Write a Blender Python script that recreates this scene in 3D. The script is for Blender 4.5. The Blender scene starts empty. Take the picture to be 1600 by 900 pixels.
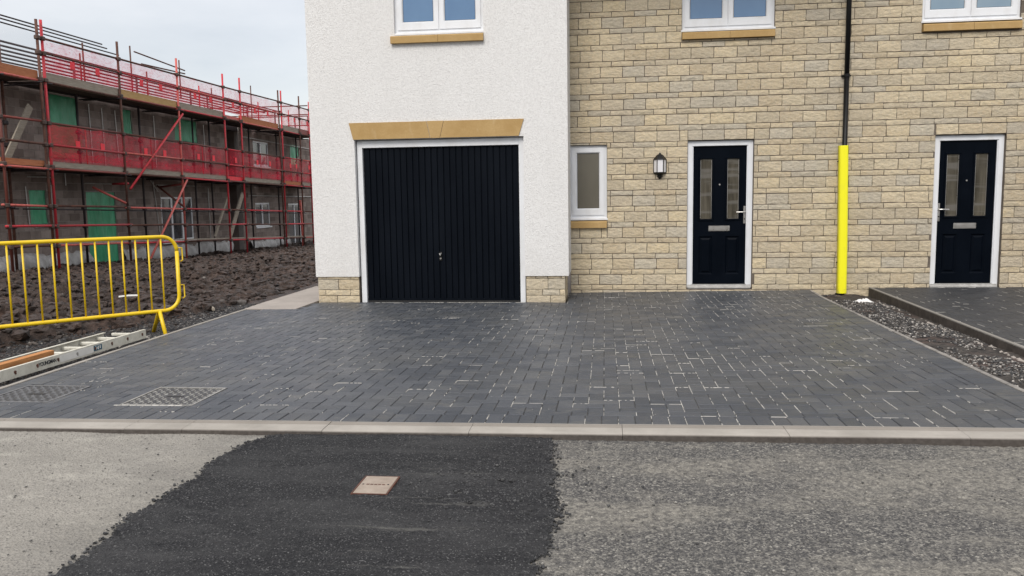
import bpy, bmesh, math, random
import numpy as np
from mathutils import Matrix, Vector
random.seed(7); RNG = np.random.default_rng(7)
S = bpy.context.scene
R = math.radians
# ------------------------------------------------------------------ camera
cam_d = bpy.data.cameras.new('camera'); cam = bpy.data.objects.new('camera', cam_d); S.collection.objects.link(cam)
FPX, YAW, PITCH, ROLL = 1270.33, 0.114789, 0.110124, -0.01523
cy_, sy_, cp_, sp_ = math.cos(YAW), math.sin(YAW), math.cos(PITCH), math.sin(PITCH)
fwd = Vector((-sy_*cp_, cy_*cp_, -sp_)); r0 = Vector((cy_, sy_, 0)); u0 = r0.cross(fwd)
rt = math.cos(ROLL)*r0 + math.sin(ROLL)*u0; up = -math.sin(ROLL)*r0 + math.cos(ROLL)*u0
CAM = Vector((-1.17703, -11.9253, 1.33189))
cam.matrix_world = Matrix(((rt.x, up.x, -fwd.x, CAM.x), (rt.y, up.y, -fwd.y, CAM.y), (rt.z, up.z, -fwd.z, CAM.z), (0, 0, 0, 1)))
cam_d.sensor_width = 36; cam_d.lens = FPX/1600*36; cam_d.clip_end = 2000; cam_d.clip_start = .05
S.camera = cam
# ------------------------------------------------------------------ world, sun, exposure
S.view_settings.view_transform = 'Standard'; S.view_settings.look = 'None'
S.view_settings.exposure = 0.06; S.view_settings.gamma = 1
SUN_EL, SUN_AZ = R(44), R(192)      # azimuth clockwise from +Y: behind the camera
W = bpy.data.worlds.new('World'); S.world = W; W.use_nodes = True
nt = W.node_tree; nt.nodes.clear(); N = nt.nodes.new; L = nt.links.new
sky = N('ShaderNodeTexSky'); sky.sky_type = 'NISHITA'; sky.sun_disc = False
sky.sun_elevation = SUN_EL; sky.sun_rotation = SUN_AZ
bgs = N('ShaderNodeBackground'); bgs.inputs['Strength'].default_value = .05; L(sky.outputs[0], bgs.inputs[0])
tc = N('ShaderNodeTexCoord'); mp = N('ShaderNodeMapping'); mp.inputs['Scale'].default_value = (1, 1, 3.2); L(tc.outputs['Generated'], mp.inputs[0])
no = N('ShaderNodeTexNoise'); no.inputs['Scale'].default_value = 2.6; no.inputs['Detail'].default_value = 6; no.inputs['Roughness'].default_value = .55; L(mp.outputs[0], no.inputs[0])
cr = N('ShaderNodeValToRGB'); cr.color_ramp.elements[0].position = .36; cr.color_ramp.elements[0].color = (.51, .50, .49, 1)
cr.color_ramp.elements[1].position = .62; cr.color_ramp.elements[1].color = (.64, .615, .59, 1); L(no.outputs[0], cr.inputs[0])
sx = N('ShaderNodeSeparateXYZ'); L(tc.outputs['Generated'], sx.inputs[0])
mx = N('ShaderNodeMath'); mx.operation = 'MAXIMUM'; mx.inputs[1].default_value = 0; L(sx.outputs[2], mx.inputs[0])
ma = N('ShaderNodeMath'); ma.operation = 'MULTIPLY_ADD'; ma.inputs[1].default_value = 1.3; ma.inputs[2].default_value = .82; L(mx.outputs[0], ma.inputs[0])
bgc = N('ShaderNodeBackground'); L(cr.outputs[0], bgc.inputs[0]); L(ma.outputs[0], bgc.inputs['Strength'])
ad = N('ShaderNodeAddShader'); L(bgs.outputs[0], ad.inputs[0]); L(bgc.outputs[0], ad.inputs[1])
wo = N('ShaderNodeOutputWorld'); L(ad.outputs[0], wo.inputs[0])
sun_d = bpy.data.lights.new('sun', 'SUN'); sun_d.energy = 2.1; sun_d.angle = R(25); sun_d.color = (1, .95, .88)
sun = bpy.data.objects.new('sun', sun_d); S.collection.objects.link(sun)
sdir = Vector((math.sin(SUN_AZ)*math.cos(SUN_EL), math.cos(SUN_AZ)*math.cos(SUN_EL), math.sin(SUN_EL)))
sun.rotation_euler = sdir.to_track_quat('Z', 'Y').to_euler()

# ------------------------------------------------------------------ helpers
COL = S.collection.objects
class MB:
    def __init__(s): s.v = []; s.f = []
    def add(s, v, f):
        o = len(s.v); s.v += [tuple(p) for p in v]; s.f += [tuple(i+o for i in q) for q in f]; return s
    def box(s, x0, x1, y0, y1, z0, z1):
        return s.add([(x0,y0,z0),(x1,y0,z0),(x1,y1,z0),(x0,y1,z0),(x0,y0,z1),(x1,y0,z1),(x1,y1,z1),(x0,y1,z1)],
                     [(0,3,2,1),(4,5,6,7),(0,1,5,4),(1,2,6,5),(2,3,7,6),(3,0,4,7)])
    def cbox(s, x0, x1, y0, y1, z0, z1, c=.004):
        """box with chamfered edges"""
        bm = bmesh.new(); bmesh.ops.create_cube(bm, size=1)
        for v in bm.verts: v.co = Vector(((x0+x1)/2+v.co.x*(x1-x0), (y0+y1)/2+v.co.y*(y1-y0), (z0+z1)/2+v.co.z*(z1-z0)))
        bmesh.ops.bevel(bm, geom=bm.edges[:], offset=c, segments=1, affect='EDGES')
        bm.verts.index_update(); s.add([v.co[:] for v in bm.verts], [[v.index for v in f.verts] for f in bm.faces]); bm.free(); return s
    def tube(s, a, b, r, n=8, r2=None, cap=True):
        a = Vector(a); b = Vector(b); d = (b-a).normalized(); t = d.cross(Vector((0,0,1)) if abs(d.z) < .9 else Vector((1,0,0))).normalized(); w = d.cross(t)
        r2 = r if r2 is None else r2; vs = []
        for p, q in ((a, r), (b, r2)):
            for i in range(n):
                an = 2*math.pi*i/n; vs.append(p + q*(math.cos(an)*t + math.sin(an)*w))
        fs = [(i, (i+1) % n, n+(i+1) % n, n+i) for i in range(n)]
        if cap: fs += [tuple(range(n))[::-1], tuple(range(n, 2*n))]
        return s.add(vs, fs)
    def path(s, pts, r, n=8):
        """one continuous tube through points"""
        pts = [Vector(p) for p in pts]; vs = []; pt = None
        for i, p in enumerate(pts):
            d = ((pts[min(i+1, len(pts)-1)] - pts[max(i-1, 0)])).normalized()
            t = d.cross(Vector((0,0,1)) if abs(d.z) < .95 else Vector((1,0,0))).normalized() if pt is None else (pt - d*pt.dot(d)).normalized()
            pt = t; w = d.cross(t)
            vs += [p + r*(math.cos(2*math.pi*k/n)*t + math.sin(2*math.pi*k/n)*w) for k in range(n)]
        fs = [(j*n+i, j*n+(i+1) % n, (j+1)*n+(i+1) % n, (j+1)*n+i) for j in range(len(pts)-1) for i in range(n)]
        fs += [tuple(range(n))[::-1], tuple(range((len(pts)-1)*n, len(pts)*n))]
        return s.add(vs, fs)
    def prism(s, poly, axis, a, b):
        """poly of 2d points extruded along axis; axis 'y': (x,z); 'x': (y,z); 'z': (x,y)"""
        f = {'y': lambda p, t: (p[0], t, p[1]), 'x': lambda p, t: (t, p[0], p[1]), 'z': lambda p, t: (p[0], p[1], t)}[axis]
        n = len(poly)
        return s.add([f(p, a) for p in poly] + [f(p, b) for p in poly],
                     [tuple(range(n))[::-1], tuple(range(n, 2*n))] + [(i, (i+1) % n, n+(i+1) % n, n+i) for i in range(n)])
    def mesh(s, name, smooth=False, fix=True):
        m = bpy.data.meshes.new(name); m.from_pydata(s.v, [], s.f)
        if fix:
            bm = bmesh.new(); bm.from_mesh(m); bmesh.ops.recalc_face_normals(bm, faces=bm.faces[:]); bm.to_mesh(m); bm.free()
        if smooth: m.polygons.foreach_set('use_smooth', [True]*len(m.polygons))
        m.update(); return m
def link(name, mesh, mat=None, parent=None, label=None, cat=None, group=None, kind=None, loc=None):
    o = bpy.data.objects.new(name, mesh); COL.link(o)
    if mat is not None and mesh is not None and len(mesh.materials) == 0: mesh.materials.append(mat)
    if parent is not None: o.parent = parent
    if loc is not None: o.location = loc
    if label: o['label'] = label
    if cat: o['category'] = cat
    if group: o['group'] = group
    if kind: o['kind'] = kind
    return o
def thing(name, label, cat, loc=(0,0,0), group=None):
    o = link(name, None, None, None, label, cat, group, None, loc); o.empty_display_size = .2; return o
def part(name, mb, mat, parent, smooth=False, **k):
    """mesh given in world coordinates, put under a (possibly moved) parent"""
    p = parent; off = Vector((0,0,0))
    while p is not None: off += p.location; p = p.parent
    if off.length > 0: mb.v = [(a-off.x, b-off.y, c-off.z) for a, b, c in mb.v]
    return link(name, mb.mesh(name, smooth), mat, parent, **k)
def npmesh(name, V, F, smooth=False):
    """V (n,3) array, F (m,k) array"""
    m = bpy.data.meshes.new(name); k = F.shape[1]
    m.vertices.add(len(V)); m.vertices.foreach_set('co', V.astype(np.float32).ravel())
    m.loops.add(F.size); m.loops.foreach_set('vertex_index', F.astype(np.int32).ravel())
    m.polygons.add(len(F)); m.polygons.foreach_set('loop_start', np.arange(0, F.size, k, dtype=np.int32))
    m.polygons.foreach_set('loop_total', np.full(len(F), k, dtype=np.int32))
    m.polygons.foreach_set('use_smooth', np.full(len(F), smooth)); m.update(calc_edges=True); return m
def set_rnd(mesh, vals):
    a = mesh.attributes.new('rnd', 'FLOAT', 'FACE'); a.data.foreach_set('value', np.asarray(vals, dtype=np.float32))
_lat = np.random.default_rng(11).random((512, 512))
def vnoise(x, y):
    xi = np.floor(x).astype(int); yi = np.floor(y).astype(int); fx = x-xi; fy = y-yi
    fx = fx*fx*(3-2*fx); fy = fy*fy*(3-2*fy); a = lambda i, j: _lat[(xi+i) % 512, (yi+j) % 512]
    return (a(0,0)*(1-fx)+a(1,0)*fx)*(1-fy) + (a(0,1)*(1-fx)+a(1,1)*fx)*fy
def fbm(x, y, o=4, g=.5):
    t = 0; amp = 1; s = 0
    for k in range(o):
        t = t + amp*vnoise(x*2**k+17.3*k, y*2**k+9.1*k); s += amp; amp *= g
    return t/s
def n1(x, y): return float(vnoise(np.array([x]), np.array([y]))[0])
def rect_sub(r, holes, minw=.035):
    """subtract rectangles from rectangle (x0,x1,z0,z1)"""
    out = [r]
    for (a, b, c, d) in holes:
        nxt = []
        for (x0, x1, z0, z1) in out:
            if b <= x0 or a >= x1 or d <= z0 or c >= z1: nxt.append((x0, x1, z0, z1)); continue
            if a > x0: nxt.append((x0, a, z0, z1))
            if b < x1: nxt.append((b, x1, z0, z1))
            m0, m1 = max(x0, a), min(x1, b)
            if c > z0: nxt.append((m0, m1, z0, c))
            if d < z1: nxt.append((m0, m1, d, z1))
        out = nxt
    return [q for q in out if q[1]-q[0] > minw and q[3]-q[2] > minw*.6]
def slab_wall(x0, x1, z0, z1, ya, yb, holes):
    """wall with openings in the plane y: front face ya, back face yb, only outer faces made"""
    xs = sorted({x0, x1} | {q for h in holes for q in h[:2] if x0 < q < x1}); zs = sorted({z0, z1} | {q for h in holes for q in h[2:] if z0 < q < z1})
    solid = lambda i, j: 0 <= i < len(xs)-1 and 0 <= j < len(zs)-1 and not any(h[0] < (xs[i]+xs[i+1])/2 < h[1] and h[2] < (zs[j]+zs[j+1])/2 < h[3] for h in holes)
    m = MB()
    for i in range(len(xs)-1):
        for j in range(len(zs)-1):
            if not solid(i, j): continue
            a, b, c, d = xs[i], xs[i+1], zs[j], zs[j+1]
            m.add([(a,ya,c),(b,ya,c),(b,ya,d),(a,ya,d)], [(0,1,2,3)]); m.add([(a,yb,c),(b,yb,c),(b,yb,d),(a,yb,d)], [(3,2,1,0)])
            if not solid(i-1, j): m.add([(a,ya,c),(a,ya,d),(a,yb,d),(a,yb,c)], [(0,1,2,3)])
            if not solid(i+1, j): m.add([(b,ya,c),(b,yb,c),(b,yb,d),(b,ya,d)], [(0,1,2,3)])
            if not solid(i, j-1): m.add([(a,ya,c),(a,yb,c),(b,yb,c),(b,ya,c)], [(0,1,2,3)])
            if not solid(i, j+1): m.add([(a,ya,d),(b,ya,d),(b,yb,d),(a,yb,d)], [(0,1,2,3)])
    return m
# ------------------------------------------------------------------ materials
class NM:
    def __init__(s, name, rough=.6, spec=.5):
        s.m = bpy.data.materials.new(name); s.m.use_nodes = True; s.t = s.m.node_tree; s.b = s.t.nodes['Principled BSDF']
        s.b.inputs['Roughness'].default_value = rough; s.b.inputs['Specular IOR Level'].default_value = spec
        s.tc = s.t.nodes.new('ShaderNodeTexCoord'); s.geo = s.t.nodes.new('ShaderNodeNewGeometry')
    def n(s, t): return s.t.nodes.new(t)
    def l(s, a, b): s.t.links.new(a, b)
    def pos(s, scale=(1,1,1), world=True, off=None):
        m = s.n('ShaderNodeMapping'); m.inputs['Scale'].default_value = scale; s.l(s.geo.outputs['Position'] if world else s.tc.outputs['Object'], m.inputs[0])
        if off is not None:
            v = s.n('ShaderNodeCombineXYZ'); mu = s.n('ShaderNodeMath'); mu.operation = 'MULTIPLY'; mu.inputs[1].default_value = 37; s.l(off, mu.inputs[0])
            for i in range(3): s.l(mu.outputs[0], v.inputs[i])
            s.l(v.outputs[0], m.inputs['Location'])
        return m.outputs[0]
    def noise(s, vec, scale, detail=4, rough=.55, lo=None, hi=None):
        a = s.n('ShaderNodeTexNoise'); a.inputs['Scale'].default_value = scale; a.inputs['Detail'].default_value = detail; a.inputs['Roughness'].default_value = rough; s.l(vec, a.inputs['Vector'])
        o = a.outputs[0]
        return s.rng(o, lo, hi) if lo is not None else o
    def vor(s, vec, scale, feat='F1', out='Distance'):
        a = s.n('ShaderNodeTexVoronoi'); a.feature = feat; a.inputs['Scale'].default_value = scale; s.l(vec, a.inputs['Vector']); return a.outputs[out]
    def rng(s, v, lo, hi, a=0., b=1.):
        m = s.n('ShaderNodeMapRange'); m.inputs[1].default_value = lo; m.inputs[2].default_value = hi; m.inputs[3].default_value = a; m.inputs[4].default_value = b; s.l(v, m.inputs[0]); return m.outputs[0]
    def math(s, op, a, b=None):
        m = s.n('ShaderNodeMath'); m.operation = op
        for i, q in enumerate((a, b)):
            if q is None: continue
            if isinstance(q, (int, float)): m.inputs[i].default_value = q
            else: s.l(q, m.inputs[i])
        return m.outputs[0]
    def ramp(s, v, stops, const=False):
        r = s.n('ShaderNodeValToRGB'); e = r.color_ramp.elements
        if const: r.color_ramp.interpolation = 'CONSTANT'
        while len(e) < len(stops): e.new(.5)
        for k, (p, c) in enumerate(stops): e[k].position = p; e[k].color = (*c, 1)
        s.l(v, r.inputs[0]); return r.outputs[0]
    def mix(s, f, a, b, mode='MIX'):
        m = s.n('ShaderNodeMix'); m.data_type = 'RGBA'; m.blend_type = mode
        for i, q in ((0, f), (6, a), (7, b)):
            if isinstance(q, (int, float)): m.inputs[i].default_value = q
            elif isinstance(q, tuple): m.inputs[i].default_value = (*q, 1)
            else: s.l(q, m.inputs[i])
        return m.outputs[2]
    def col(s, c):
        if isinstance(c, tuple): s.b.inputs['Base Color'].default_value = (*c, 1)
        else: s.l(c, s.b.inputs['Base Color'])
        return s
    def bump(s, h, dist=.01, st=1.):
        b = s.n('ShaderNodeBump'); b.inputs['Distance'].default_value = dist; b.inputs['Strength'].default_value = st; s.l(h, b.inputs['Height'])
        if s.b.inputs['Normal'].is_linked: s.l(s.b.inputs['Normal'].links[0].from_socket, b.inputs['Normal'])
        s.l(b.outputs[0], s.b.inputs['Normal']); return s
    def rough(s, v): s.l(v, s.b.inputs['Roughness']); return s
    def rnd(s):
        """random per object, plus the per-face number of a joined mesh"""
        oi = s.n('ShaderNodeObjectInfo'); at = s.n('ShaderNodeAttribute'); at.attribute_name = 'rnd'
        return s.math('FRACT', s.math('ADD', oi.outputs['Random'], at.outputs['Fac']))
def simple(name, c, rough=.5, var=.12, scale=8, metal=0, spec=.5, bump=0, bscale=60):
    q = NM(name, rough, spec); p = q.pos(); f = q.noise(p, scale, 5, .6, .3, .7)
    q.col(q.mix(f, tuple(x*(1-var) for x in c), tuple(min(1, x*(1+var)) for x in c))); q.b.inputs['Metallic'].default_value = metal
    q.rough(q.rng(q.noise(p, scale*2.3, 3), .3, .7, max(.02, rough-.06), rough+.08))
    if bump: q.bump(q.noise(p, bscale, 3), bump)
    return q.m
# stone
q = NM('buff_stone', .9, .2); r_ = q.rnd(); p = q.pos(off=r_)
base = q.ramp(r_, [(0, (.66,.535,.355)), (.14, (.76,.64,.44)), (.3, (.61,.515,.365)), (.45, (.80,.665,.45)), (.6, (.68,.58,.425)), (.72, (.73,.60,.40)), (.80, (.56,.50,.40)), (.87, (.63,.57,.46)), (.94, (.80,.655,.42))], True)
f1 = q.noise(p, 9, 6, .65, .35, .68); f2 = q.noise(q.pos((1,1,4), off=r_), 28, 5, .7, .42, .62)
c = q.mix(q.math('MULTIPLY', f1, .45), base, (.76,.66,.48)); c = q.mix(q.math('MULTIPLY', f2, .4), c, (.46,.39,.29)); c = q.mix(q.math('MULTIPLY', q.noise(q.pos((1,1,1.7), off=r_), 60, 4, .75, .5, .7), .5), c, (.86,.78,.62)); c = q.mix(q.math('MULTIPLY', q.noise(q.pos((1,1,1.4), off=r_), 16, 5, .7, .5, .7), .4), c, (.5,.46,.39)); c = q.mix(q.math('MULTIPLY', q.noise(q.pos((1,1,2.6), off=r_), 38, 6, .8, .56, .66), .42), c, (.36,.31,.24))
c = q.mix(q.noise(q.pos(), .35, 4, .6, .4, .75), c, q.mix(1., c, (.86,.86,.88), 'MULTIPLY'))
ghost = q.noise(q.pos((1, 1, 2.5)), 1.3, 5, .6, .55, .75); c = q.mix(q.math('MULTIPLY', ghost, .3), c, (.38,.355,.31)); q.col(c)
q.bump(q.noise(q.pos((1,1,2.0), off=r_), 17, 9, .82), .045, .8)
ch = q.rng(q.vor(q.pos((1,1,1.5), off=r_), 14, out='Distance'), .1, .8); q.bump(ch, .012, .5)
M_stone = q.m
q = NM('mortar', .95, .1); p = q.pos(); q.col(q.mix(q.noise(p, 5, 5, .6, .3, .7), (.115,.095,.078), (.185,.158,.13))).bump(q.noise(p, 150, 4), .003); M_mortar = q.m
# roughcast render
q = NM('white_roughcast', .9, .2); p = q.pos()
ws = q.pos((1, 1, .18)); weather = q.noise(ws, 1.2, 5, .6, .42, .75)
c = q.mix(q.math('MULTIPLY', weather, .5), (.79,.785,.775), (.69,.68,.66)); sp_ = q.n('ShaderNodeSeparateXYZ'); q.l(q.geo.outputs['Position'], sp_.inputs[0]); c = q.mix(q.math('MULTIPLY', q.math('MULTIPLY', q.rng(sp_.outputs[2], .75, .26), q.noise(p, 5, 6, .7, .35, .7)), .35), c, (.50,.46,.41))
spk = q.noise(q.pos((1,1,.7)), 60, 5, .75, .34, .56); c = q.mix(spk, (.66,.65,.64), c); c = q.mix(q.noise(p, 90, 2, .5, .25, .31), (.42,.40,.38), c); q.col(c)
pit = q.rng(q.vor(p, 55), .0, .42, 1., 0.)
q.bump(pit, .005, .7).bump(q.noise(q.pos((1,1,.7)), 60, 5, .75), .011, .85)
M_render = q.m
M_cast = None
q = NM('cast_sandstone', .85, .2); p = q.pos(); f = q.noise(p, 4, 6, .65, .35, .7)
c = q.mix(f, (.42,.275,.115), (.50,.345,.16)); c = q.mix(q.math('MULTIPLY', q.noise(p, 60, 4, .7, .4, .65), .3), c, (.34,.21,.08))
c = q.mix(q.math('MULTIPLY', q.noise(q.pos((1,1,.4)), 7, 5, .6, .6, .72), .3), c, (.62,.5,.32)); q.col(c).bump(q.noise(p, 220, 3), .0015); M_cast = q.m
q = NM('white_upvc', .32, .5); p = q.pos(); q.col(q.mix(q.noise(q.pos((1,1,.5)), 6, 5, .6, .45, .8), (.76,.775,.80), (.66,.66,.66))); M_pvc = q.m
q = NM('door_navy', .40, .06); p = q.pos((1, 1, .09)); q.col(q.mix(q.noise(q.pos(), 3, 4, .6, .4, .7), (.0012,.0026,.0055), (.0024,.0042,.008)))
q.bump(q.noise(p, 95, 5, .7), .0018, .6); M_door = q.m
q = NM('garage_navy', .42, .08); q.col(q.mix(q.noise(q.pos((1,1,.3)), 2.4, 5, .6, .35, .7), (.0018,.0032,.0062), (.0045,.0065,.0105))).bump(q.noise(q.pos((1,1,.12)), 120, 4, .7), .0009, .5); M_gar = q.m
M_steel = simple('brushed_steel', (.62,.60,.57), .32, .03, 6, 1)
M_black = simple('black_plastic', (.006,.006,.0065), .4, .2, 6, spec=.25)
M_gasket = simple('black_gasket', (.015,.015,.016), .6)
M_grey = simple('painted_shadow_grey', (.30,.31,.32), .6)  # flat grey standing in for shade above the garage frame
# window glass: opaque panes, tint put into the base colour under a glossy coat
def glass(name, c1, c2, rough, spec, streak=0, coat=0.):
    q = NM(name, rough, spec); p = q.pos((1, 1, .6)); q.col(q.mix(q.noise(p, 2.2, 4, .5, .3, .7), c1, c2)); q.b.inputs['Coat Weight'].default_value = coat; q.b.inputs['Coat Roughness'].default_value = .02
    q.b.inputs['IOR'].default_value = 1.5
    if streak: q.bump(q.noise(q.pos((2, 2, .5)), 5, 4, .6), .01, streak)
    return q.m
M_gblue = glass('blue_pane_glass', (.075,.165,.31), (.10,.20,.35), .10, .5, .02, 1)
M_gblue2 = glass('pale_blue_glass', (.15,.24,.33), (.24,.32,.38), .10, .5, .02, 1)
M_gobs = glass('frosted_glass', (.115,.105,.082), (.15,.138,.11), .30, .5, .3, .5)
q = NM('door_glass', .06, .5); f = q.noise(q.pos((6, 1, .8)), 3, 5, .6, .35, .7); g = q.noise(q.pos((.5, 1, 5)), 2.5, 3, .5, .5, .6)
q.col(q.mix(q.math('MULTIPLY', g, .6), q.mix(f, (.045,.04,.03), (.11,.098,.075)), (.16,.152,.14))).bump(q.noise(q.pos((3,3,.6)), 6, 3), .004, .25); q.b.inputs['Coat Weight'].default_value = .8; M_gdoor = q.m
M_gsite = glass('dark_site_glass', (.03,.03,.034), (.085,.088,.095), .12, .5, .2, .5)
q = NM('lamp_glass', .15, .5); q.col((.85,.84,.86)); q.b.inputs['Transmission Weight'].default_value = .15; M_lglass = q.m
# paving
q = NM('charcoal_paving', .55, .36); r_ = q.rnd(); p = q.pos()
c = q.ramp(r_, [(0, (.048,.055,.067)), (.22, (.061,.068,.081)), (.45, (.042,.049,.061)), (.66, (.069,.076,.088)), (.8, (.053,.060,.073)), (.95, (.080,.085,.094))], True)
c = q.mix(q.math('MULTIPLY', q.noise(p, 1.1, 5, .6, .45, .75), .45), c, (.105,.105,.10)); c = q.mix(q.math('MULTIPLY', q.noise(p, 3.3, 8, .78, .54, .66), .45), c, (.135,.13,.118))
c = q.mix(q.math('MULTIPLY', q.noise(p, 420, 3, .7, .5, .68), .5), c, (.13,.135,.145))
c = q.mix(q.math('MULTIPLY', q.noise(p, 13, 5, .7, .62, .78), .45), c, (.165,.16,.148)); q.col(c)
q.rough(q.rng(q.noise(p, 3.1, 4, .6), .35, .65, .34, .52)).bump(q.noise(p, 330, 4, .7), .0022, .9)
M_pave = q.m
q = NM('dark_paving', .55, .45); r_ = q.rnd(); p = q.pos()
q.col(q.mix(q.math('MULTIPLY', q.noise(p, 420, 3, .7, .5, .68), .4), q.ramp(r_, [(0, (.028,.030,.035)), (.5, (.034,.036,.041)), (1, (.040,.042,.047))]), (.12,.125,.13))).bump(q.noise(p, 330, 4, .7), .0016, .7); M_pave2 = q.m
M_joint = simple('paving_bed', (.055,.053,.05), .95, .3, 60)
M_sand = simple('joint_sand', (.52,.50,.46), .95, .12, 90)
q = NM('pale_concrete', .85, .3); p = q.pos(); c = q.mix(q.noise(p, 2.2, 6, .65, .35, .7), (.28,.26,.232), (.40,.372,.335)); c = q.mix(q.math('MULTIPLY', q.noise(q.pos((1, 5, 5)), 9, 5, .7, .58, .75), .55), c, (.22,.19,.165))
c = q.mix(q.math('MULTIPLY', q.noise(p, 240, 3, .7, .55, .7), .4), c, (.22,.2,.18)); sp_ = q.n('ShaderNodeSeparateXYZ'); q.l(q.geo.outputs['Position'], sp_.inputs[0]); c = q.mix(q.math('MULTIPLY', q.rng(sp_.outputs[1], -7.392, -7.402), .95), c, q.mix(q.noise(p, 30, 5, .7, .35, .65), (.05,.042,.037), (.09,.078,.07))); bd = q.math('MULTIPLY', q.rng(sp_.outputs[1], -7.285, -7.275), q.rng(sp_.outputs[1], -7.212, -7.222)); c = q.mix(q.math('MULTIPLY', bd, .6), c, (.17,.15,.13)); q.col(c).bump(q.noise(p, 180, 4, .7), .0018); M_conc = q.m  # front kerb face darkened: dirt, with its shade painted into the colour
q = NM('edging_concrete', .85, .3); p = q.pos(); q.col(q.mix(q.noise(p, 7, 6, .7, .35, .65), (.17,.16,.15), (.33,.31,.285))).bump(q.noise(p, 180, 4, .7), .0018); M_edge = q.m
q = NM('dark_sided_edging', .8, .3); p = q.pos(); sp_ = q.n('ShaderNodeSeparateXYZ'); q.l(q.geo.outputs['Position'], sp_.inputs[0]); c = q.mix(q.noise(p, 9, 6, .7, .35, .65), (.045,.038,.033), (.095,.08,.07)); c = q.mix(q.rng(q.math('ADD', sp_.outputs[2], q.math('MULTIPLY', q.noise(p, 20, 3), .012)), -.002, .002), c, (.24,.225,.205)); q.col(c).bump(q.noise(p, 160, 4, .7), .0018); M_edged = q.m  # sides coloured darker than the pale top edge
M_path = simple('path_concrete', (.33,.295,.265), .9, .12, 2.5, bump=.002)
# road
q = NM('dusty_tarmac', .9, .3); p = q.pos(); sx_ = q.n('ShaderNodeSeparateXYZ'); q.l(q.geo.outputs['Position'], sx_.inputs[0])
left = q.rng(sx_.outputs[0], -3.6, -2.8, 1., 0.)
agg = q.vor(p, 130, out='Color'); bw = q.n('ShaderNodeSeparateColor'); q.l(agg, bw.inputs[0])
a1 = q.ramp(bw.outputs[0], [(0, (.05,.05,.052)), (.35, (.092,.09,.087)), (.62, (.155,.148,.137)), (.85, (.21,.20,.182)), (.99, (.33,.315,.28))])
dust = q.noise(q.pos((.6, 1.3, 1)), 1.3, 9, .74, .46, .57); a2 = q.mix(q.math('MULTIPLY', dust, .72), a1, q.mix(q.noise(p, 45, 5, .75, .35, .65), (.19,.178,.155), (.34,.318,.275)))
a3 = q.mix(q.noise(p, 60, 6, .8, .3, .7), (.21,.197,.175), (.37,.35,.315)); a3 = q.mix(q.math('MULTIPLY', q.noise(q.pos((.8,1.3,1)), 2.3, 8, .75, .46, .66), .6), a3, (.22,.208,.187)); a3 = q.mix(q.math('MULTIPLY', q.noise(q.pos((.8,1.6,1), off=None), 4.1, 8, .7, .52, .68), .6), a3, (.44,.42,.37)); a3 = q.mix(q.math('MULTIPLY', q.noise(q.pos((.7,1.2,1)), 1.1, 5, .6, .5, .64), .4), a3, (.20,.19,.175))
a3 = q.mix(q.math('MULTIPLY', q.rng(bw.outputs[1], .9, .96), .7), a3, (.10,.095,.09))
gapd = q.rng(q.vor(p, 95), .55, .95, 0., .55); a2 = q.mix(q.math('MULTIPLY', q.noise(p, 30, 8, .82, .46, .55), .6), a2, (.044,.044,.047)); a2 = q.mix(q.math('MULTIPLY', q.noise(q.pos((1,1,1)), 46, 7, .8, .54, .60), .5), a2, (.34,.32,.28)); a2 = q.mix(q.math('MULTIPLY', gapd, .5), a2, (.035,.034,.032)); c = q.mix(left, a2, a3); q.col(c).bump(q.vor(p, 95), .007, .9).bump(q.noise(p, 190, 4, .7), .003, .8)
M_road = q.m
q = NM('fresh_tarmac', .85, .25); p = q.pos(); v_ = q.vor(p, 190, out='Color'); bw = q.n('ShaderNodeSeparateColor'); q.l(v_, bw.inputs[0])
c = q.ramp(bw.outputs[0], [(0, (.009,.0095,.011)), (.5, (.019,.0195,.0215)), (.9, (.032,.032,.034)), (.993, (.12,.12,.12))])
c = q.mix(q.math('MULTIPLY', q.noise(q.pos((.5,1.6,1)), 2.2, 8, .75, .45, .68), .75), c, (.055,.055,.056)); c = q.mix(q.math('MULTIPLY', q.noise(q.pos((.35,3.2,1)), 3.6, 6, .7, .62, .70), .6), c, (.11,.108,.10)); q.col(c).bump(q.vor(p, 120), .005, .9); M_tar = q.m
# soil and stones
q = NM('wet_mud', .75, .35); p = q.pos(); c = q.mix(q.noise(p, 7, 7, .7, .35, .68), (.015,.010,.008), (.098,.066,.052)); c = q.mix(q.noise(p, 1.1, 4, .6, .5, .75), c, q.mix(1., c, (1.5,1.4,1.35), 'MULTIPLY'))
c = q.mix(q.math('MULTIPLY', q.noise(p, 30, 5, .8, .62, .75), .6), c, (.16,.13,.115)); q.col(c).bump(q.noise(p, 26, 6, .75), .05, .9); q.rough(q.noise(p, 12, 4, .6, .1, .9)); M_mud = q.m
def stone_mat(name, stops, rough=.8):
    q = NM(name, rough, .35); at = q.n('ShaderNodeAttribute'); at.attribute_name = 'rnd'
    c = q.ramp(at.outputs['Fac'], stops); q.col(q.mix(q.math('MULTIPLY', q.noise(q.pos(), 160, 3), .3), c, (.08,.075,.07))); return q.m
M_chip = stone_mat('dark_chippings', [(0, (.012,.013,.015)), (.5, (.032,.033,.037)), (.8, (.065,.064,.066)), (.94, (.15,.14,.13)), (1, (.38,.36,.33))])
M_grav = stone_mat('mixed_gravel', [(0, (.028,.029,.031)), (.48, (.06,.06,.062)), (.7, (.13,.12,.11)), (.88, (.27,.25,.23)), (1, (.55,.52,.48))])
M_tchip = stone_mat('tarmac_chips', [(0, (.014,.015,.017)), (.7, (.04,.041,.044)), (1, (.09,.09,.09))], .6)
M_dust = stone_mat('road_chips', [(0, (.07,.07,.07)), (.6, (.16,.155,.145)), (1, (.42,.40,.36))])
M_rock = simple('damp_rock', (.085,.075,.068), .8, .35, 14, bump=.01, bscale=40)
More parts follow.
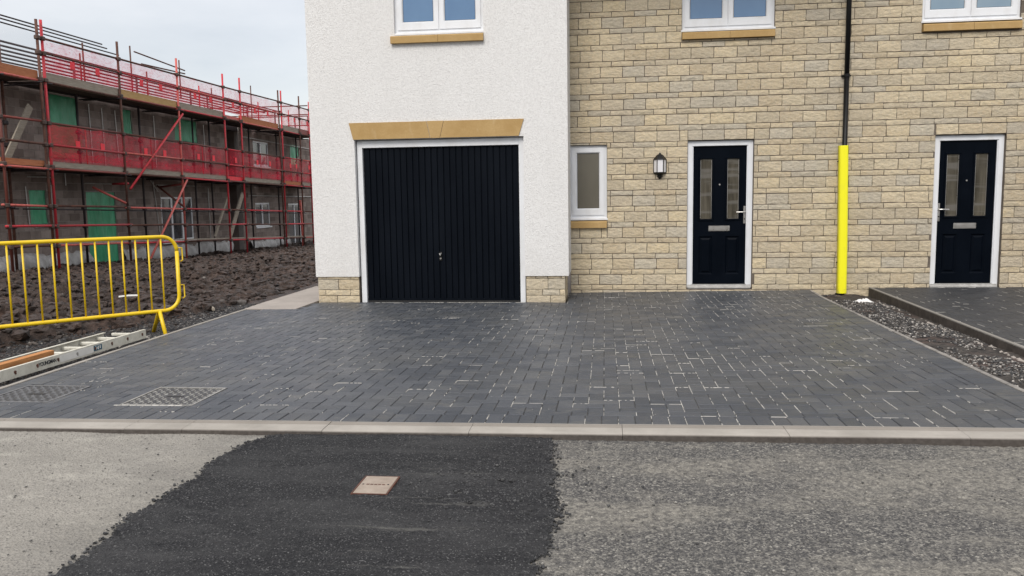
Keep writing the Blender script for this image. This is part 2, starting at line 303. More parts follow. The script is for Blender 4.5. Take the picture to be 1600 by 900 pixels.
# site
q = NM('concrete_block', .95, .15); r_ = q.rnd(); p = q.pos(); c = q.mix(r_, (.185,.148,.13), (.34,.285,.255)); c = q.mix(q.math('MULTIPLY', q.noise(p, 2, 5, .7, .4, .7), .5), c, (.09,.07,.062)); q.col(c).bump(q.noise(p, 60, 4), .004); M_block = q.m
M_bmort = simple('block_mortar', (.36,.33,.31), .95)
q = NM('red_scaffold_tube', .5, .4); r_ = q.rnd(); p = q.pos(); c = q.ramp(r_, [(0, (.55,.035,.05)), (.32, (.40,.03,.04)), (.52, (.24,.05,.04)), (.66, (.58,.13,.11)), (.88, (.14,.04,.03))], True)
q.col(q.mix(q.noise(p, 9, 6, .75, .52, .68), c, (.16,.062,.04))); M_red = q.m
q = NM('rusty_tube', .7, .3); p = q.pos(); q.col(q.mix(q.noise(p, 8, 6, .7, .35, .65), (.055,.028,.022), (.15,.065,.045))); M_rust = q.m
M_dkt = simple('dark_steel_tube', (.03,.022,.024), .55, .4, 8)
M_coup = simple('coupler_steel', (.075,.045,.035), .6, .4, 8)
def wood(name, c1, c2):
    q = NM(name, .8, .25); q.col(q.mix(q.noise(q.pos((9, 1.2, 9)), 3, 6, .7, .3, .7), c1, c2)).bump(q.noise(q.pos((20, 2, 20)), 5, 4), .002); return q.m
M_wgrey = wood('weathered_board', (.24,.205,.165), (.40,.355,.29)); M_worg = wood('orange_board', (.36,.13,.06), (.52,.22,.11))
M_wyel = wood('yellow_board', (.42,.26,.10), (.55,.38,.18)); M_wdark = wood('dark_board', (.06,.045,.04), (.12,.09,.075)); M_plank = wood('plank_timber', (.36,.155,.055), (.52,.25,.10))
M_green = None
q = NM('green_sheeting', .35, .5); p = q.pos(); q.col(q.mix(q.noise(q.pos((1,1,.35)), 3.5, 5, .6, .35, .7), (.03,.28,.13), (.08,.45,.24))).bump(q.noise(q.pos((1,1.6,.5)), 4, 4, .6), .05, .7); M_green = q.m
q = NM('white_polythene', .4, .4); q.col(q.mix(q.noise(q.pos((1,1,.5)), 4, 5, .6, .35, .7), (.30,.29,.28), (.56,.55,.54))).bump(q.noise(q.pos((1,1.5,.6)), 5, 5, .6), .06, .8); M_poly = q.m
q = NM('red_debris_net', .8, .2); q.col(q.mix(q.noise(q.pos(), 2, 3, .5, .35, .7), (.80,.015,.05), (.92,.05,.10))); tr = q.n('ShaderNodeBsdfTransparent'); ms = q.n('ShaderNodeMixShader')
wv = q.math('ADD', q.math('MULTIPLY', q.noise(q.pos((1, 1, 1)), 1.6, 4, .6, .25, .75), .30), q.math('MULTIPLY', q.noise(q.pos((1, 1, 2.5)), 7, 5, .8, .5, .62), .28)); q.l(q.math('ADD', wv, .10), ms.inputs[0]); q.l(tr.outputs[0], ms.inputs[1]); q.l(q.b.outputs[0], ms.inputs[2]); q.l(ms.outputs[0], q.t.nodes['Material Output'].inputs[0]); M_net = q.m
q = NM('pale_mesh_guard', .6, .2); q.col((.5,.45,.47)); tr = q.n('ShaderNodeBsdfTransparent'); ms = q.n('ShaderNodeMixShader'); ms.inputs[0].default_value = .12; q.l(tr.outputs[0], ms.inputs[1]); q.l(q.b.outputs[0], ms.inputs[2]); q.l(ms.outputs[0], q.t.nodes['Material Output'].inputs[0]); M_pnet = q.m
M_tag = simple('red_tag', (.85,.02,.04), .5)
q = NM('yellow_paint', .35, .5); q.col(q.mix(q.noise(q.pos(), 6, 5, .7, .5, .75), (.80,.55,.008), (.72,.46,.01))); M_yel = q.m
q = NM('fluorescent_yellow', .4, .4); q.col(q.mix(q.noise(q.pos(), 5, 5, .7, .55, .8), (.90,.85,.02), (.80,.75,.035))); sp_ = q.n('ShaderNodeSeparateXYZ'); q.l(q.geo.outputs['Position'], sp_.inputs[0]); cc = q.b.inputs['Base Color'].links[0].from_socket; q.col(q.mix(q.math('MULTIPLY', q.rng(sp_.outputs[2], .10, -.07), q.noise(q.pos(), 18, 5, .7, .52, .7)), cc, (.35,.31,.12))).bump(q.noise(q.pos((1,1,.3)), 9, 4), .006, .5); M_fluo = q.m
q = NM('white_rag', .8, .2); q.col(q.mix(q.noise(q.pos(), 30, 4, .6, .4, .8), (.86,.86,.86), (.6,.58,.56))); M_rag = q.m
q = NM('pale_fibreglass', .45, .4); p = q.pos(); c = q.mix(q.noise(p, 8, 6, .7, .4, .7), (.68,.665,.59), (.50,.48,.41)); c = q.mix(q.math('MULTIPLY', q.noise(q.pos((1,4,8)), 14, 5, .7, .6, .7), .7), c, (.16,.14,.11)); q.col(c); M_lad = q.m
M_alu = simple('dull_aluminium', (.52,.51,.49), .45, .2, 12, .4)
M_stick = simple('white_sticker', (.74,.73,.70), .4, .08, 12)
M_ink = simple('black_ink', (.02,.022,.03), .5); M_blue = simple('blue_ink', (.02,.10,.16), .5)
q = NM('galvanised_plate', .45, .5); q.b.inputs['Metallic'].default_value = .55; p = q.pos(); q.col(q.mix(q.noise(p, 12, 5, .7, .35, .7), (.27,.262,.25), (.46,.45,.42))); M_galv = q.m
q = NM('dark_plate', .5, .5); q.b.inputs['Metallic'].default_value = .4; p = q.pos(); q.col(q.mix(q.noise(p, 12, 5, .7, .35, .7), (.035,.035,.037), (.075,.075,.078))); M_dplate = q.m; M_dtread = simple('worn_tread', (.19,.19,.195), .5, .2, 12, .4)
q = NM('rusty_iron', .85, .3); p = q.pos(); q.col(q.mix(q.noise(p, 14, 6, .7, .35, .7), (.27,.22,.18), (.37,.31,.26))).bump(q.noise(p, 120, 4), .002); M_rlid = q.m
M_roof = simple('roof_tiles', (.09,.085,.085), .8)
M_earth = simple('earth', (.06,.048,.04), .95, .3, 1)
M_obrick = simple('pale_wall', (.42,.38,.31), .9, .2, 1)

# ------------------------------------------------------------------ ground levels
def zroad(x): return -.058 + .0040*(np.clip(x, -12, 12)+5)
def zkerb(x): return -.031 + .0066*(np.clip(x, -12, 12)+5)
def zdrive(x, y):
    a = zkerb(x); b = np.interp(x, [-6.2, -1.7, 1.75], [-.10, -.098, -.045]); c = np.interp(x, [-6.2, -1.7, 1.75], [-.10, -.066, -.032])
    t = np.clip((y+7.2)/6.35, 0, 1); s = np.clip((y+.85)/.85, 0, 1)
    return a*(1-t) + b*t + (c-b)*s
def xl(y): return np.interp(y, [-7.2, -6.38, -4.97, -1.03], [-5.665, -5.70, -5.78, -5.95])   # left edge of the drive
def xr(y): return np.interp(y, [-7.2, -6.25, -3.9, 0], [1.555, 1.566, 1.60, 1.70])            # right edge
# ------------------------------------------------------------------ setting: earth sheet and road
m = MB(); m.add([(-400,-400,-1.35),(400,-400,-1.35),(400,400,-1.35),(-400,400,-1.35)], [(0,1,2,3)]); link('ground', m.mesh('ground'), M_earth, kind='structure')
m = MB(); xs = [-120,-12,-5.05,12,120]
for a, b in zip(xs[:-1], xs[1:]): m.add([(a,-40,float(zroad(a))-.007),(b,-40,float(zroad(b))-.007),(b,-7.40,float(zroad(b))-.007),(a,-7.40,float(zroad(a))-.007)], [(0,1,2,3)])
m.box(-120,120,-40,-7.40,-.6,-.14)
road = link('road', m.mesh('road', fix=False), M_road, kind='structure')
def patch_edges(y):
    """x of left and right edges of the dark tarmac at y"""
    le = np.interp(y, [-14, -9.3, -9.05, -8.65, -8.2, -7.8, -7.5, -7.36], [-3.2, -3.21, -3.22, -3.26, -3.22, -3.26, -3.20, -3.10])
    re = np.interp(y, [-14, -9.05, -8.65, -8.3, -7.9, -7.36], [-1.44, -1.42, -1.38, -1.395, -1.46, -1.49])
    w = lambda s: .05*(vnoise(y*6+s, y*0+s)-.5) + .035*(vnoise(y*23+s, y*0+3+s)-.5)
    return le+w(3.3), re+w(8.1)
def road_grid(x0, x1, y0, y1, st, kind):
    nx = int((x1-x0)/st)+1; ny = int((y1-y0)/st)+1
    X, Y = np.meshgrid(np.linspace(x0, x1, nx), np.linspace(y0, y1, ny))
    Z = zroad(X)
    if kind == 'old':
        c = .45+.55*np.clip((X+3.5)/.9, 0, 1)
        Z = Z + c*(.0105*(fbm(X*42, Y*42, 3, .6)-.5)) + .012*(fbm(X*2.2, Y*2.2, 3)-.5)
        keep = np.ones(((ny-1), (nx-1)), bool)
    else:
        le, re = patch_edges(Y); d = np.minimum(X-le, re-X) + .022*(fbm(X*30, Y*30, 2)-.5)
        lump = np.clip(1-d/.16, 0, 1)
        Z = Z + .008 + np.clip(d/.03, -1, 1)*.006 + (.010+.016*lump)*(fbm(X*48, Y*48, 3, .6)-.5) + .010*(fbm(X*2.4+7, Y*3.2, 3)-.5)
        pit = np.clip((fbm(X*14+5, Y*14, 3)-.60)*8, 0, 1)*np.exp(-((X+1.75)**2/.06+(Y+8.25)**2/.10)); Z = Z - .016*pit
        keep = (d[:-1,:-1] > 0) & (d[1:,1:] > 0)
    idx = np.arange(nx*ny).reshape(ny, nx)
    F = np.stack([idx[:-1,:-1], idx[:-1,1:], idx[1:,1:], idx[1:,:-1]], -1)[keep]
    V = np.stack([X, Y, Z], -1).reshape(-1, 3)
    u, inv = np.unique(F, return_inverse=True); return V[u], inv.reshape(F.shape)
V, F = road_grid(-5.4, 2.2, -9.75, -7.385, .0085, 'old'); link('road', npmesh('road_surface', V, F, True), M_road, road)
V, F = road_grid(-3.4, -1.25, -9.9, -7.392, .007, 'new'); patch = link('tarmac_patch', npmesh('tarmac_patch', V, F, True), M_tar, kind='structure')
m = MB()
for a, b in ((-11.5, -9.9),):
    m.add([(-3.21,a,-.042),(-1.43,a,-.032),(-1.43,b,-.032),(-3.21,b,-.042)], [(0,1,2,3)])
link('tarmac_patch', m.mesh('patch_near', fix=False), M_tar, patch)
# loose stones as one mesh
ICO = None
def _ico():
    bm = bmesh.new(); bmesh.ops.create_icosphere(bm, subdivisions=1, radius=1); v = np.array([q.co[:] for q in bm.verts]); f = np.array([[w.index for w in q.verts] for q in bm.faces]); bm.free()
    return v, f
# low poly pebble: 8 vertices, 12 faces cuboid-ish
def scatter(name, P, size, mat, parent=None, ico=True, flat=.7, **k):
    bv, bf = _ico() if ico else (np.array([(a,b,c) for a in (-1,1) for b in (-1,1) for c in (-1,1)], float)*.7, np.array([(0,1,3),(0,3,2),(4,6,7),(4,7,5),(0,4,5),(0,5,1),(2,3,7),(2,7,6),(0,2,6),(0,6,4),(1,5,7),(1,7,3)]))
    n = len(P); nv = len(bv); J = bv[None]*(1+(.75 if name == 'mud_clods' else .35)*(RNG.random((n, nv, 1))-.5))
    sc = size[:, None]*np.stack([RNG.uniform(.7, 1.3, n), RNG.uniform(.6, 1.1, n), RNG.uniform(.5, 1., n)*flat], 1)
    J = J*sc[:, None]; a = RNG.uniform(0, 6.28, n); ca, sa = np.cos(a), np.sin(a); t = RNG.uniform(-.4, .4, n); ct, s2 = np.cos(t), np.sin(t)
    x = J[..., 0]*ct[:, None]-J[..., 2]*s2[:, None]; z = J[..., 0]*s2[:, None]+J[..., 2]*ct[:, None]; y = J[..., 1]
    V = np.stack([x*ca[:, None]-y*sa[:, None], x*sa[:, None]+y*ca[:, None], z], -1) + P[:, None]
    F = (bf[None]+np.arange(n)[:, None, None]*nv).reshape(-1, 3); me = npmesh(name, V.reshape(-1, 3), F); set_rnd(me, np.repeat(RNG.random(n), len(bf)))
    return link(name, me, mat, parent, **k)
def road_z_pts(x, y, h=0): return np.stack([x, y, zroad(x)+h], 1)
# crumbs along the patch edges
n = 2600; y = RNG.uniform(-9.7, -7.42, n); le, re = patch_edges(y); sd = RNG.random(n) < .5; x = np.where(sd, le+RNG.normal(.03, .028, n), re-RNG.normal(.025, .022, n))
scatter('tarmac_crumbs', road_z_pts(x, y, .006), RNG.uniform(.0035, .010, n), M_tchip, patch, False, kind='stuff')
n = 420; x = RNG.normal(-1.72, .22, n); y = RNG.normal(-8.25, .25, n); k_ = y < -7.45
scatter('tarmac_crumbs', road_z_pts(x, y, .013)[k_], RNG.uniform(.004, .010, n)[k_], M_tchip, patch, False, kind='stuff')
n = 2600; x = RNG.uniform(-4.8, 1.6, n); y = RNG.uniform(-9.6, -7.42, n); k_ = (RNG.random(n) < np.where((x > -3.2) & (x < -1.45), .25, np.where(x < -3.2, .35, 1)))
scatter('road_grit', road_z_pts(x, y, .004)[k_], RNG.uniform(.002, .0065, n)[k_], M_dust, road, False, kind='stuff')
# ------------------------------------------------------------------ kerb
kerb = link('kerb', None, kind='structure')
kj = [-6.8, -5.9, -5.0, -4.09, -3.72, -2.846, -1.966, -1.081, -.163, .783, 1.70, 2.6, 3.5, 4.4, 5.3]
for a, b in zip(kj[:-1], kj[1:]):
    m = MB(); pr = [(-7.205,-.12),(-7.205,.002),(-7.214,.004),(-7.246,.003),(-7.252,-.001),(-7.262,-.001),(-7.268,.002),(-7.37,.0),(-7.394,-.003),(-7.403,-.010),(-7.406,-.12)]
    e = .0013; n_ = len(pr); dz = random.uniform(-.0015,.0015)
    for t_ in (a+e, b-e):
        for (yy, zz) in pr: m.v.append((t_, yy+random.uniform(-.0007,.0007), float(zkerb(t_))+zz+dz))
    m.f += [tuple(range(n_)), tuple(range(n_, 2*n_))[::-1]] + [(i, n_+i, n_+(i+1) % n_, (i+1) % n_) for i in range(n_)]
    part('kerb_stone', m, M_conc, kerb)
m = MB(); m.box(-12, 12, -7.398, -7.21, -.3, -.075); part('kerb_bed', m, M_edge, kerb)
# ------------------------------------------------------------------ driveway of herringbone blocks
drive = link('driveway', None, kind='structure')
m = MB(); ys = [-7.2, -6, -4.5, -3, -1.5, -.85]
for ya, yb in zip(ys[:-1], ys[1:]):
    X_ = [lambda y: float(xl(y)), lambda y: -1.7, lambda y: float(xr(y))]
    for A, B in ((0, 1), (1, 2)):
        q_ = [(X_[A](ya), ya), (X_[B](ya), ya), (X_[B](yb), yb), (X_[A](yb), yb)]
        m.add([(a, b, float(zdrive(a, b))-.006) for a, b in q_], [(0,1,2,3)])
q_ = [(-1.7,-.85),(1.70,-.85),(1.70,.03),(-1.7,.03)]; m.add([(a, b, float(zdrive(a, b))-.006) for a, b in q_], [(0,1,2,3)])
part('paving_bed', m, M_joint, drive)
COVERS = [(-5.575, -5.055, -6.775, -6.265), (-4.485, -3.955, -6.83, -6.30)]
def clip(poly, nx, ny, d):   # keep points with nx*x+ny*y <= d
    out = []
    for i in range(len(poly)):
        a, b = poly[i], poly[(i+1) % len(poly)]; da = nx*a[0]+ny*a[1]-d; db = nx*b[0]+ny*b[1]-d
        if da <= 0: out.append(a)
        if (da < 0 < db) or (db < 0 < da): t = da/(da-db); out.append((a[0]+t*(b[0]-a[0]), a[1]+t*(b[1]-a[1])))
    return out
def area(p): return abs(sum(p[i][0]*p[(i+1) % len(p)][1]-p[(i+1) % len(p)][0]*p[i][1] for i in range(len(p))))/2
def inset(p, g):
    cx = sum(a for a, _ in p)/len(p); cy = sum(b for _, b in p)/len(p); n = len(p)
    # offset each edge inwards by g
    s = 0
    for i in range(n): s += p[i][0]*p[(i+1) % n][1]-p[(i+1) % n][0]*p[i][1]
    q = p if s > 0 else p[::-1]; out = []
    for i in range(n):
        a, b, c = q[i-1], q[i], q[(i+1) % n]; e1 = (b[0]-a[0], b[1]-a[1]); e2 = (c[0]-b[0], c[1]-b[1])
        l1 = math.hypot(*e1) or 1e-9; l2 = math.hypot(*e2) or 1e-9; n1_ = (-e1[1]/l1, e1[0]/l1); n2_ = (-e2[1]/l2, e2[0]/l2)
        k = 1+n1_[0]*n2_[0]+n1_[1]*n2_[1]
        if k < .15: k = .15
        out.append((b[0]+g*(n1_[0]+n2_[0])/k, b[1]+g*(n1_[1]+n2_[1])/k))
    return out
pieces = []   # (poly, whole?)
g0 = -7.0
i0 = int((-6.2)/.1)-2
for i in range(i0, 20):
    for j in range(0, 72):
        k = (i-j) % 4; x = i*.1+.013; y = g0+j*.1
        if k == 0: rc = (x, x+.2, y, y+.1)
        elif k == 2: rc = (x, x+.1, y-.1, y+.1)
        else: continue
        if rc[2] < g0-1e-6: rc = (rc[0], rc[1], g0, rc[3])
        for r in rect_sub(rc, COVERS, .02):
            whole = r == rc and abs((r[1]-r[0])*(r[3]-r[2])-.02) < 1e-6
            p = [(r[0],r[2]),(r[1],r[2]),(r[1],r[3]),(r[0],r[3])]; cyy = (r[2]+r[3])/2; a0 = area(p)
            # left border line and right border line
            lx0, lx1 = float(xl(r[2]))+.205, float(xl(r[3]))+.205; s = (lx1-lx0)/max(1e-6, r[3]-r[2]); p = clip(p, -1, s, -(lx0-s*r[2]))
            if len(p) < 3: continue
            rx0, rx1 = float(xr(r[2]))-.205, float(xr(r[3]))-.205; s = (rx1-rx0)/max(1e-6, r[3]-r[2]); p = clip(p, 1, -s, rx0-s*r[2])
            if len(p) < 3: continue
            if r[3] > -.85:
                if r[0] >= -1.69 : pass
                elif r[1] <= -1.69: p = clip(p, 0, 1, -.85)
                else: p = clip(p, -1, 0, 1.69)
            if len(p) < 3: continue
            p = clip(p, 0, 1, -.004)
            if (r[0]+r[1])/2 < -5.22: p = clip(p, 0, 1, -1.62) if len(p) > 2 else p
            if len(p) < 3 or area(p) < .0012: continue
            pieces.append((p, whole and abs(area(p)-a0) < 1e-7, k))
# soldier course along the kerb and border courses
x = -5.70
while x < 1.59:
    pieces.append(([(x,-7.2),(min(x+.1,1.59),-7.2),(min(x+.1,1.59),-7.0),(x,-7.0)], x+.1 <= 1.59, 2)); x += .1
y = -7.0
while y < -.02:
    y2 = min(y+.1, -.004)
    for f, s in ((xl, 1), (xr, -1)):
        if f is xl and y2 > -1.62: continue
        a, b = float(f(y)), float(f(y2)); p = [(a, y), (a+.2*s, y), (b+.2*s, y2), (b, y2)]
        if s < 0: p = p[::-1]
        for cvr in COVERS[:1]:
            if s > 0 and y2 > cvr[2] and y < cvr[3]: p = [(a, y), (cvr[0]-.004, y), (cvr[0]-.004, y2), (b, y2)]
        pieces.append((p, False, 9))
    y += .1
def block_geom(p, zf, hz=0, gap=.0022):
    """prism with chamfered top, returns verts, faces"""
    o = inset(p, gap); t = inset(p, gap+.004); n = len(o); v = [(a, b, zf(a, b)-.035) for a, b in o] + [(a, b, zf(a, b)-.0032+hz) for a, b in o] + [(a, b, zf(a, b)+hz) for a, b in t]
    f = [tuple(range(2*n, 3*n))]
    for i in range(n):
        j = (i+1) % n; f += [(i, j, n+j, n+i), (n+i, n+j, 2*n+j, 2*n+i)]
    return v, f
pieces.sort(key=lambda t: (sum(a for a, _ in t[0])/len(t[0])-CAM.x)**2+(sum(b for _, b in t[0])/len(t[0])-CAM.y)**2)
zero = lambda a, b: 0.
def_mesh = {}
for key, rc in (('h', (-.1,.1,-.05,.05)), ('v', (-.05,.05,-.1,.1))):
    v, f = block_geom([(rc[0],rc[2]),(rc[1],rc[2]),(rc[1],rc[3]),(rc[0],rc[3])], zero); mm = MB(); mm.add(v, f); def_mesh[key] = mm.mesh('paving_block'); def_mesh[key].materials.append(M_pave)
cnt = 0; J = MB(); rn = []
for p, whole, k in pieces:
    cx = sum(a for a, _ in p)/len(p); cy = sum(b for _, b in p)/len(p); hz = random.uniform(-.0014, .0014)
    vis = abs(cx-(-1.18-(cy+11.9)*.115)) < (cy+12.2)*.66
    if whole and cnt < 296 and vis:
        o = link('paving_block', def_mesh['v' if k == 2 else 'h'], None, drive, loc=(cx, cy, float(zdrive(cx, cy))+hz))
        sx_ = (float(zdrive(cx+.05, cy))-float(zdrive(cx-.05, cy)))/.1; sy2 = (float(zdrive(cx, cy+.05))-float(zdrive(cx, cy-.05)))/.1
        o.rotation_euler = (sy2+random.uniform(-.006,.006), -sx_+random.uniform(-.006,.006), random.uniform(-.004,.004)); cnt += 1
    else:
        n0 = len(J.f); v, f = block_geom(p, lambda a, b: float(zdrive(a, b)), hz); J.add(v, f); rn += [random.random()]*(len(J.f)-n0)
me = J.mesh('paving', fix=False); set_rnd(me, rn); link('paving_block', me, M_pave, drive, kind='stuff')
# white sand left in the joints
sv = MB()
def dash(x, y, L, w, vert):
    z = .0012; hw = w/2
    if vert: q = [(x-hw, y), (x+hw, y), (x+hw*random.uniform(.4,1), y+L), (x-hw*random.uniform(.4,1), y+L)]
    else: q = [(x, y-hw), (x+L, y-hw*random.uniform(.4,1)), (x+L, y+hw*random.uniform(.4,1)), (x, y+hw)]
    b = [(a, c_, float(zdrive(a, c_))+z) for a, c_ in q]; lo = [(a, c_, zz-.008) for a, c_, zz in b]
    sv.add(lo+b, [(4,5,6,7),(0,1,5,4),(1,2,6,5),(2,3,7,6),(3,0,4,7)])
def sandp(x, y):
    d = .08 + .92*math.exp(-((x+.35)/1.55)**2); d *= (.65 if y > -4 else 1.)
    if y > -2.2 and -1.3 < x < 1.5: d = max(d, .62)
    if x < -3.3: d = .06
    nn = .5*n1(x*1.3+40, y*1.1)+.5*n1(x*5+3, y*4+8); return min(1., d*max(.05, -.25+1.75*nn)*.7+.05)
seen = set()
for p, whole, k in pieces:
    n = len(p)
    for i in range(n):
        a, b = p[i], p[(i+1) % n]; dx, dy = abs(a[0]-b[0]), abs(a[1]-b[1]); cx, cy = (a[0]+b[0])/2, (a[1]+b[1])/2
        if dx > .004 and dy > .004: continue
        key = (round(cx, 2), round(cy, 2))
        if key in seen: continue
        seen.add(key); P_ = sandp(cx, cy)
        if dx < dy:
            if random.random() < P_*.9:
                t = min(a[1], b[1])+random.uniform(0,.02); e = max(a[1], b[1])
                while t < e-.01:
                    L_ = min(random.choice((.008,.012,.02,.03,.05,.09))*random.uniform(.7,1.2), e-t); dash(a[0], t, L_, random.uniform(.002,.0048), True); t += L_+random.choice((.006,.012,.03,.07))*random.uniform(.6,1.4)*(1.6-P_)
        elif random.random() < P_*.10+.015*(cx < -3):
            t = min(a[0], b[0]); e = max(a[0], b[0])
            while t < e-.01:
                L_ = min(random.choice((.01,.02,.03,.09)), e-t); dash(t, a[1], L_, random.uniform(.004,.009), False); t += L_+random.uniform(.005,.04)
for i in range(60):   # line of mortar along the garage threshold
    x = random.uniform(-4.4, -2.3); dash(x, -.875+random.uniform(-.01,.012), random.uniform(.02,.12), random.uniform(.008,.022), False)
for x, y in ((-4.49,-6.84),):
    for i in range(9): dash(x+.055*i-.02, y, .05, random.uniform(.012,.022), False)
link('joint_sand', sv.mesh('joint_sand', fix=False), M_sand, drive, kind='stuff')
n = 2600; x = RNG.uniform(-5.2, 1.4, n); y = RNG.uniform(-7.1, -.9, n); k_ = np.array([random.random() < sandp(a, b)*.7+.06 for a, b in zip(x, y)])
scatter('sand_specks', np.stack([x, y, zdrive(x, y)+.001], 1)[k_], RNG.uniform(.0012, .0034, n)[k_], stone_mat('sand_speck', [(0, (.4,.38,.35)), (1, (.65,.62,.58))]), drive, False, .4, kind='stuff')
# edging kerbs
def edging(f, s, ya, yb, top, mat, name, parent, zf, low=-.2, w=.038):
    y = ya
    while y < yb-.01:
        y2 = min(y+.914, yb); m = MB(); a, b = float(f(y+.002)), float(f(y2-.002)); za, zb = float(zf(a, y))+top, float(zf(b, y2))+top
        o = .008
        vs = []
        for (xx, yy, zz) in ((a, y+.002, za), (b, y2-.002, zb)):
            for (dx, dz) in ((0, low), (0, 0), (.006*s, .004), ((w-.006)*s, .004), (w*s, -.004), (w*s, low)): vs.append((xx+dx, yy, zz+dz))
        m.add(vs, [(0,1,2,3,4,5), (11,10,9,8,7,6)] + [(i, (i+1) % 6, 6+(i+1) % 6, 6+i) for i in range(6)]); part(name, m, mat, parent); y = y2
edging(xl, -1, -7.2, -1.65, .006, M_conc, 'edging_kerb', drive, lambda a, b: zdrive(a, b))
edging(xr, 1, -7.2, -.02, .004, M_edge, 'edging_kerb', drive, lambda a, b: zdrive(a, b))
# path of pale flags at the side of the garage
path = link('path', None, kind='structure')
ys = [-1.62, -.95, -.25, .45, 1.2, 2.0, 3.0, 4.0]
for a, b in zip(ys[:-1], ys[1:]):
    m = MB(); m.cbox(-6.0+.02*(a > 1), -5.26, a+.004, b-.004, -.2, -.085, .004); part('flagstone', m, M_path, path)
m = MB(); m.prism([(-6.0,-1.63),(-5.26,-1.63),(-5.26,-1.2),(-5.99,-1.2)], 'z', -.25, -.11); part('path_bed', m, M_edge, path)

# ------------------------------------------------------------------ drain covers in the paving
def drain_cover(r, mp_, mf, label):
    x0, x1, y0, y1 = r; x0 += .004; x1 -= .004; y0 += .004; y1 -= .004; zc = float(zdrive((x0+x1)/2, (y0+y1)/2))
    t = thing('drain_cover', label, 'drain cover', ((x0+x1)/2, (y0+y1)/2, zc), 'square drain covers set in the block paving')
    m = MB(); w = .016
    for q in ((x0,x1,y0,y0+w),(x0,x1,y1-w,y1),(x0,x0+w,y0+w,y1-w),(x1-w,x1,y0+w,y1-w)): m.box(*q, zc-.03, zc+.003)
    part('frame', m, mf, t)
    m = MB(); m.box(x0+w+.003, x1-w-.003, y0+w+.003, y1-w-.003, zc-.03, zc-.003); pl = part('plate', m, M_dplate, t)
    m = MB(); nx, ny = 15, 7
    for i in range(nx):
        for j in range(ny):
            cx = x0+.035+(x1-x0-.07)*i/(nx-1); cy = y0+.05+(y1-y0-.10)*j/(ny-1)+(.018 if i % 2 else -.016)
            if abs(cy-(y0+y1)/2) < .035 and abs(cx-(x0+x1)/2) < .07: continue
            a, b2, z = .0085, .026, zc-.003; lean = .006 if i % 2 else -.006
            v = [(cx-a, cy, z), (cx+lean, cy-b2, z), (cx+a, cy, z), (cx-lean, cy+b2, z), (cx+lean*.5, cy-b2*.55, z+.006), (cx-lean*.5, cy+b2*.55, z+.006)]
            m.add(v, [(0,1,4),(1,2,4),(2,3,5),(3,0,5),(0,4,5),(4,2,5)])
    part('tread', m, M_galv if mf is mp_ else M_dtread, t)
    m = MB(); cx, cy = (x0+x1)/2, (y0+y1)/2; m.box(cx-.06, cx+.06, cy-.012, cy+.012, zc-.0045, zc-.0015); part('keyhole_slot', m, M_black, t)
    return t
drain_cover(COVERS[0], M_dplate, M_dtread, 'dark grey chequered drain cover by the pale left edge of the paving')
drain_cover(COVERS[1], M_galv, M_galv, 'light chequered metal drain cover with white sand on its edges, farther into the paving')
# small rusty lid in the dark tarmac
x0, x1, y0, y1 = -2.36, -2.185, -8.372, -8.128; zc = float(zroad(-2.27))+.023
t = thing('access_lid', 'small square rusty pinkish lid set in the dark tarmac strip', 'utility cover', (-2.27, -8.25, zc))
m = MB(); m.cbox(x0+.008, x1-.008, y0+.008, y1-.008, zc-.03, zc, .002); m2 = part('lid', m, M_rlid, t)
m = MB()
for q in ((x0,x1,y0,y0+.006),(x0,x1,y1-.006,y1),(x0,x0+.006,y0+.006,y1-.006),(x1-.006,x1,y0+.006,y1-.006)): m.box(*q, zc-.03, zc-.001)
part('frame', m, M_rust, t)
m = MB()
for xx in (-2.335, -2.212): m.tube((xx, -8.25, zc-.004), (xx, -8.25, zc+.0015), .005, 8)
part('bolt', m, M_black, t)
for k in range(5):
    m = MB(); m.box(-2.318+.019*k, -2.304+.019*k, -8.256, -8.246, zc-.001, zc+.001); part('raised_mark', m, M_rust, t)

# ------------------------------------------------------------------ stone walling
YST = 0.0; ROW0, MOD = .05, .228
def stone_variant(w, h, seed, d=.085):
    r = random.Random(seed); nx, nz = 5, 4; vs = []; fs = []
    for j in range(nz):
        for i in range(nx):
            u, v = i/(nx-1), j/(nz-1); ed = (i in (0, nx-1)) or (j in (0, nz-1))
            jx = r.uniform(-.006,.006) if not (i in (0, nx-1)) else r.uniform(-.0035,.0035); jz = r.uniform(-.0032,.0032)
            y = (.0015+r.uniform(-.002,.002)) if ed else (-.003+r.uniform(-.0045,.004))
            vs.append((-w/2+u*w+jx, y, v*h+jz if 0 < j < nz-1 else v*h+jz*.8))
    fs = [(j*nx+i, j*nx+i+1, (j+1)*nx+i+1, (j+1)*nx+i) for j in range(nz-1) for i in range(nx-1)]
    rim = [i for i in range(nx)] + [j*nx+nx-1 for j in range(1, nz)] + [(nz-1)*nx+i for i in range(nx-2, -1, -1)] + [j*nx for j in range(nz-2, 0, -1)]
    o = len(vs)
    n = len(rim)
    for k in rim: vs.append((vs[k][0], vs[k][1], vs[k][2]))
    for k in rim: vs.append((vs[k][0], d, vs[k][2]))
    fs += [(o+i, o+n+i, o+n+(i+1) % n, o+(i+1) % n) for i in range(n)]
    return vs, fs
BIG, SML = (.304, .141), (.304, .066)
VAR = {}
for nm, (w, h) in (('b', BIG), ('s', SML)):
    for k in range(9):
        v, f = stone_variant(w, h, 100*k+(nm == 's')); mm = MB(); mm.add(v, f); me = mm.mesh('stone', smooth=True); me.materials.append(M_stone); VAR[nm, k] = (me, v, f)
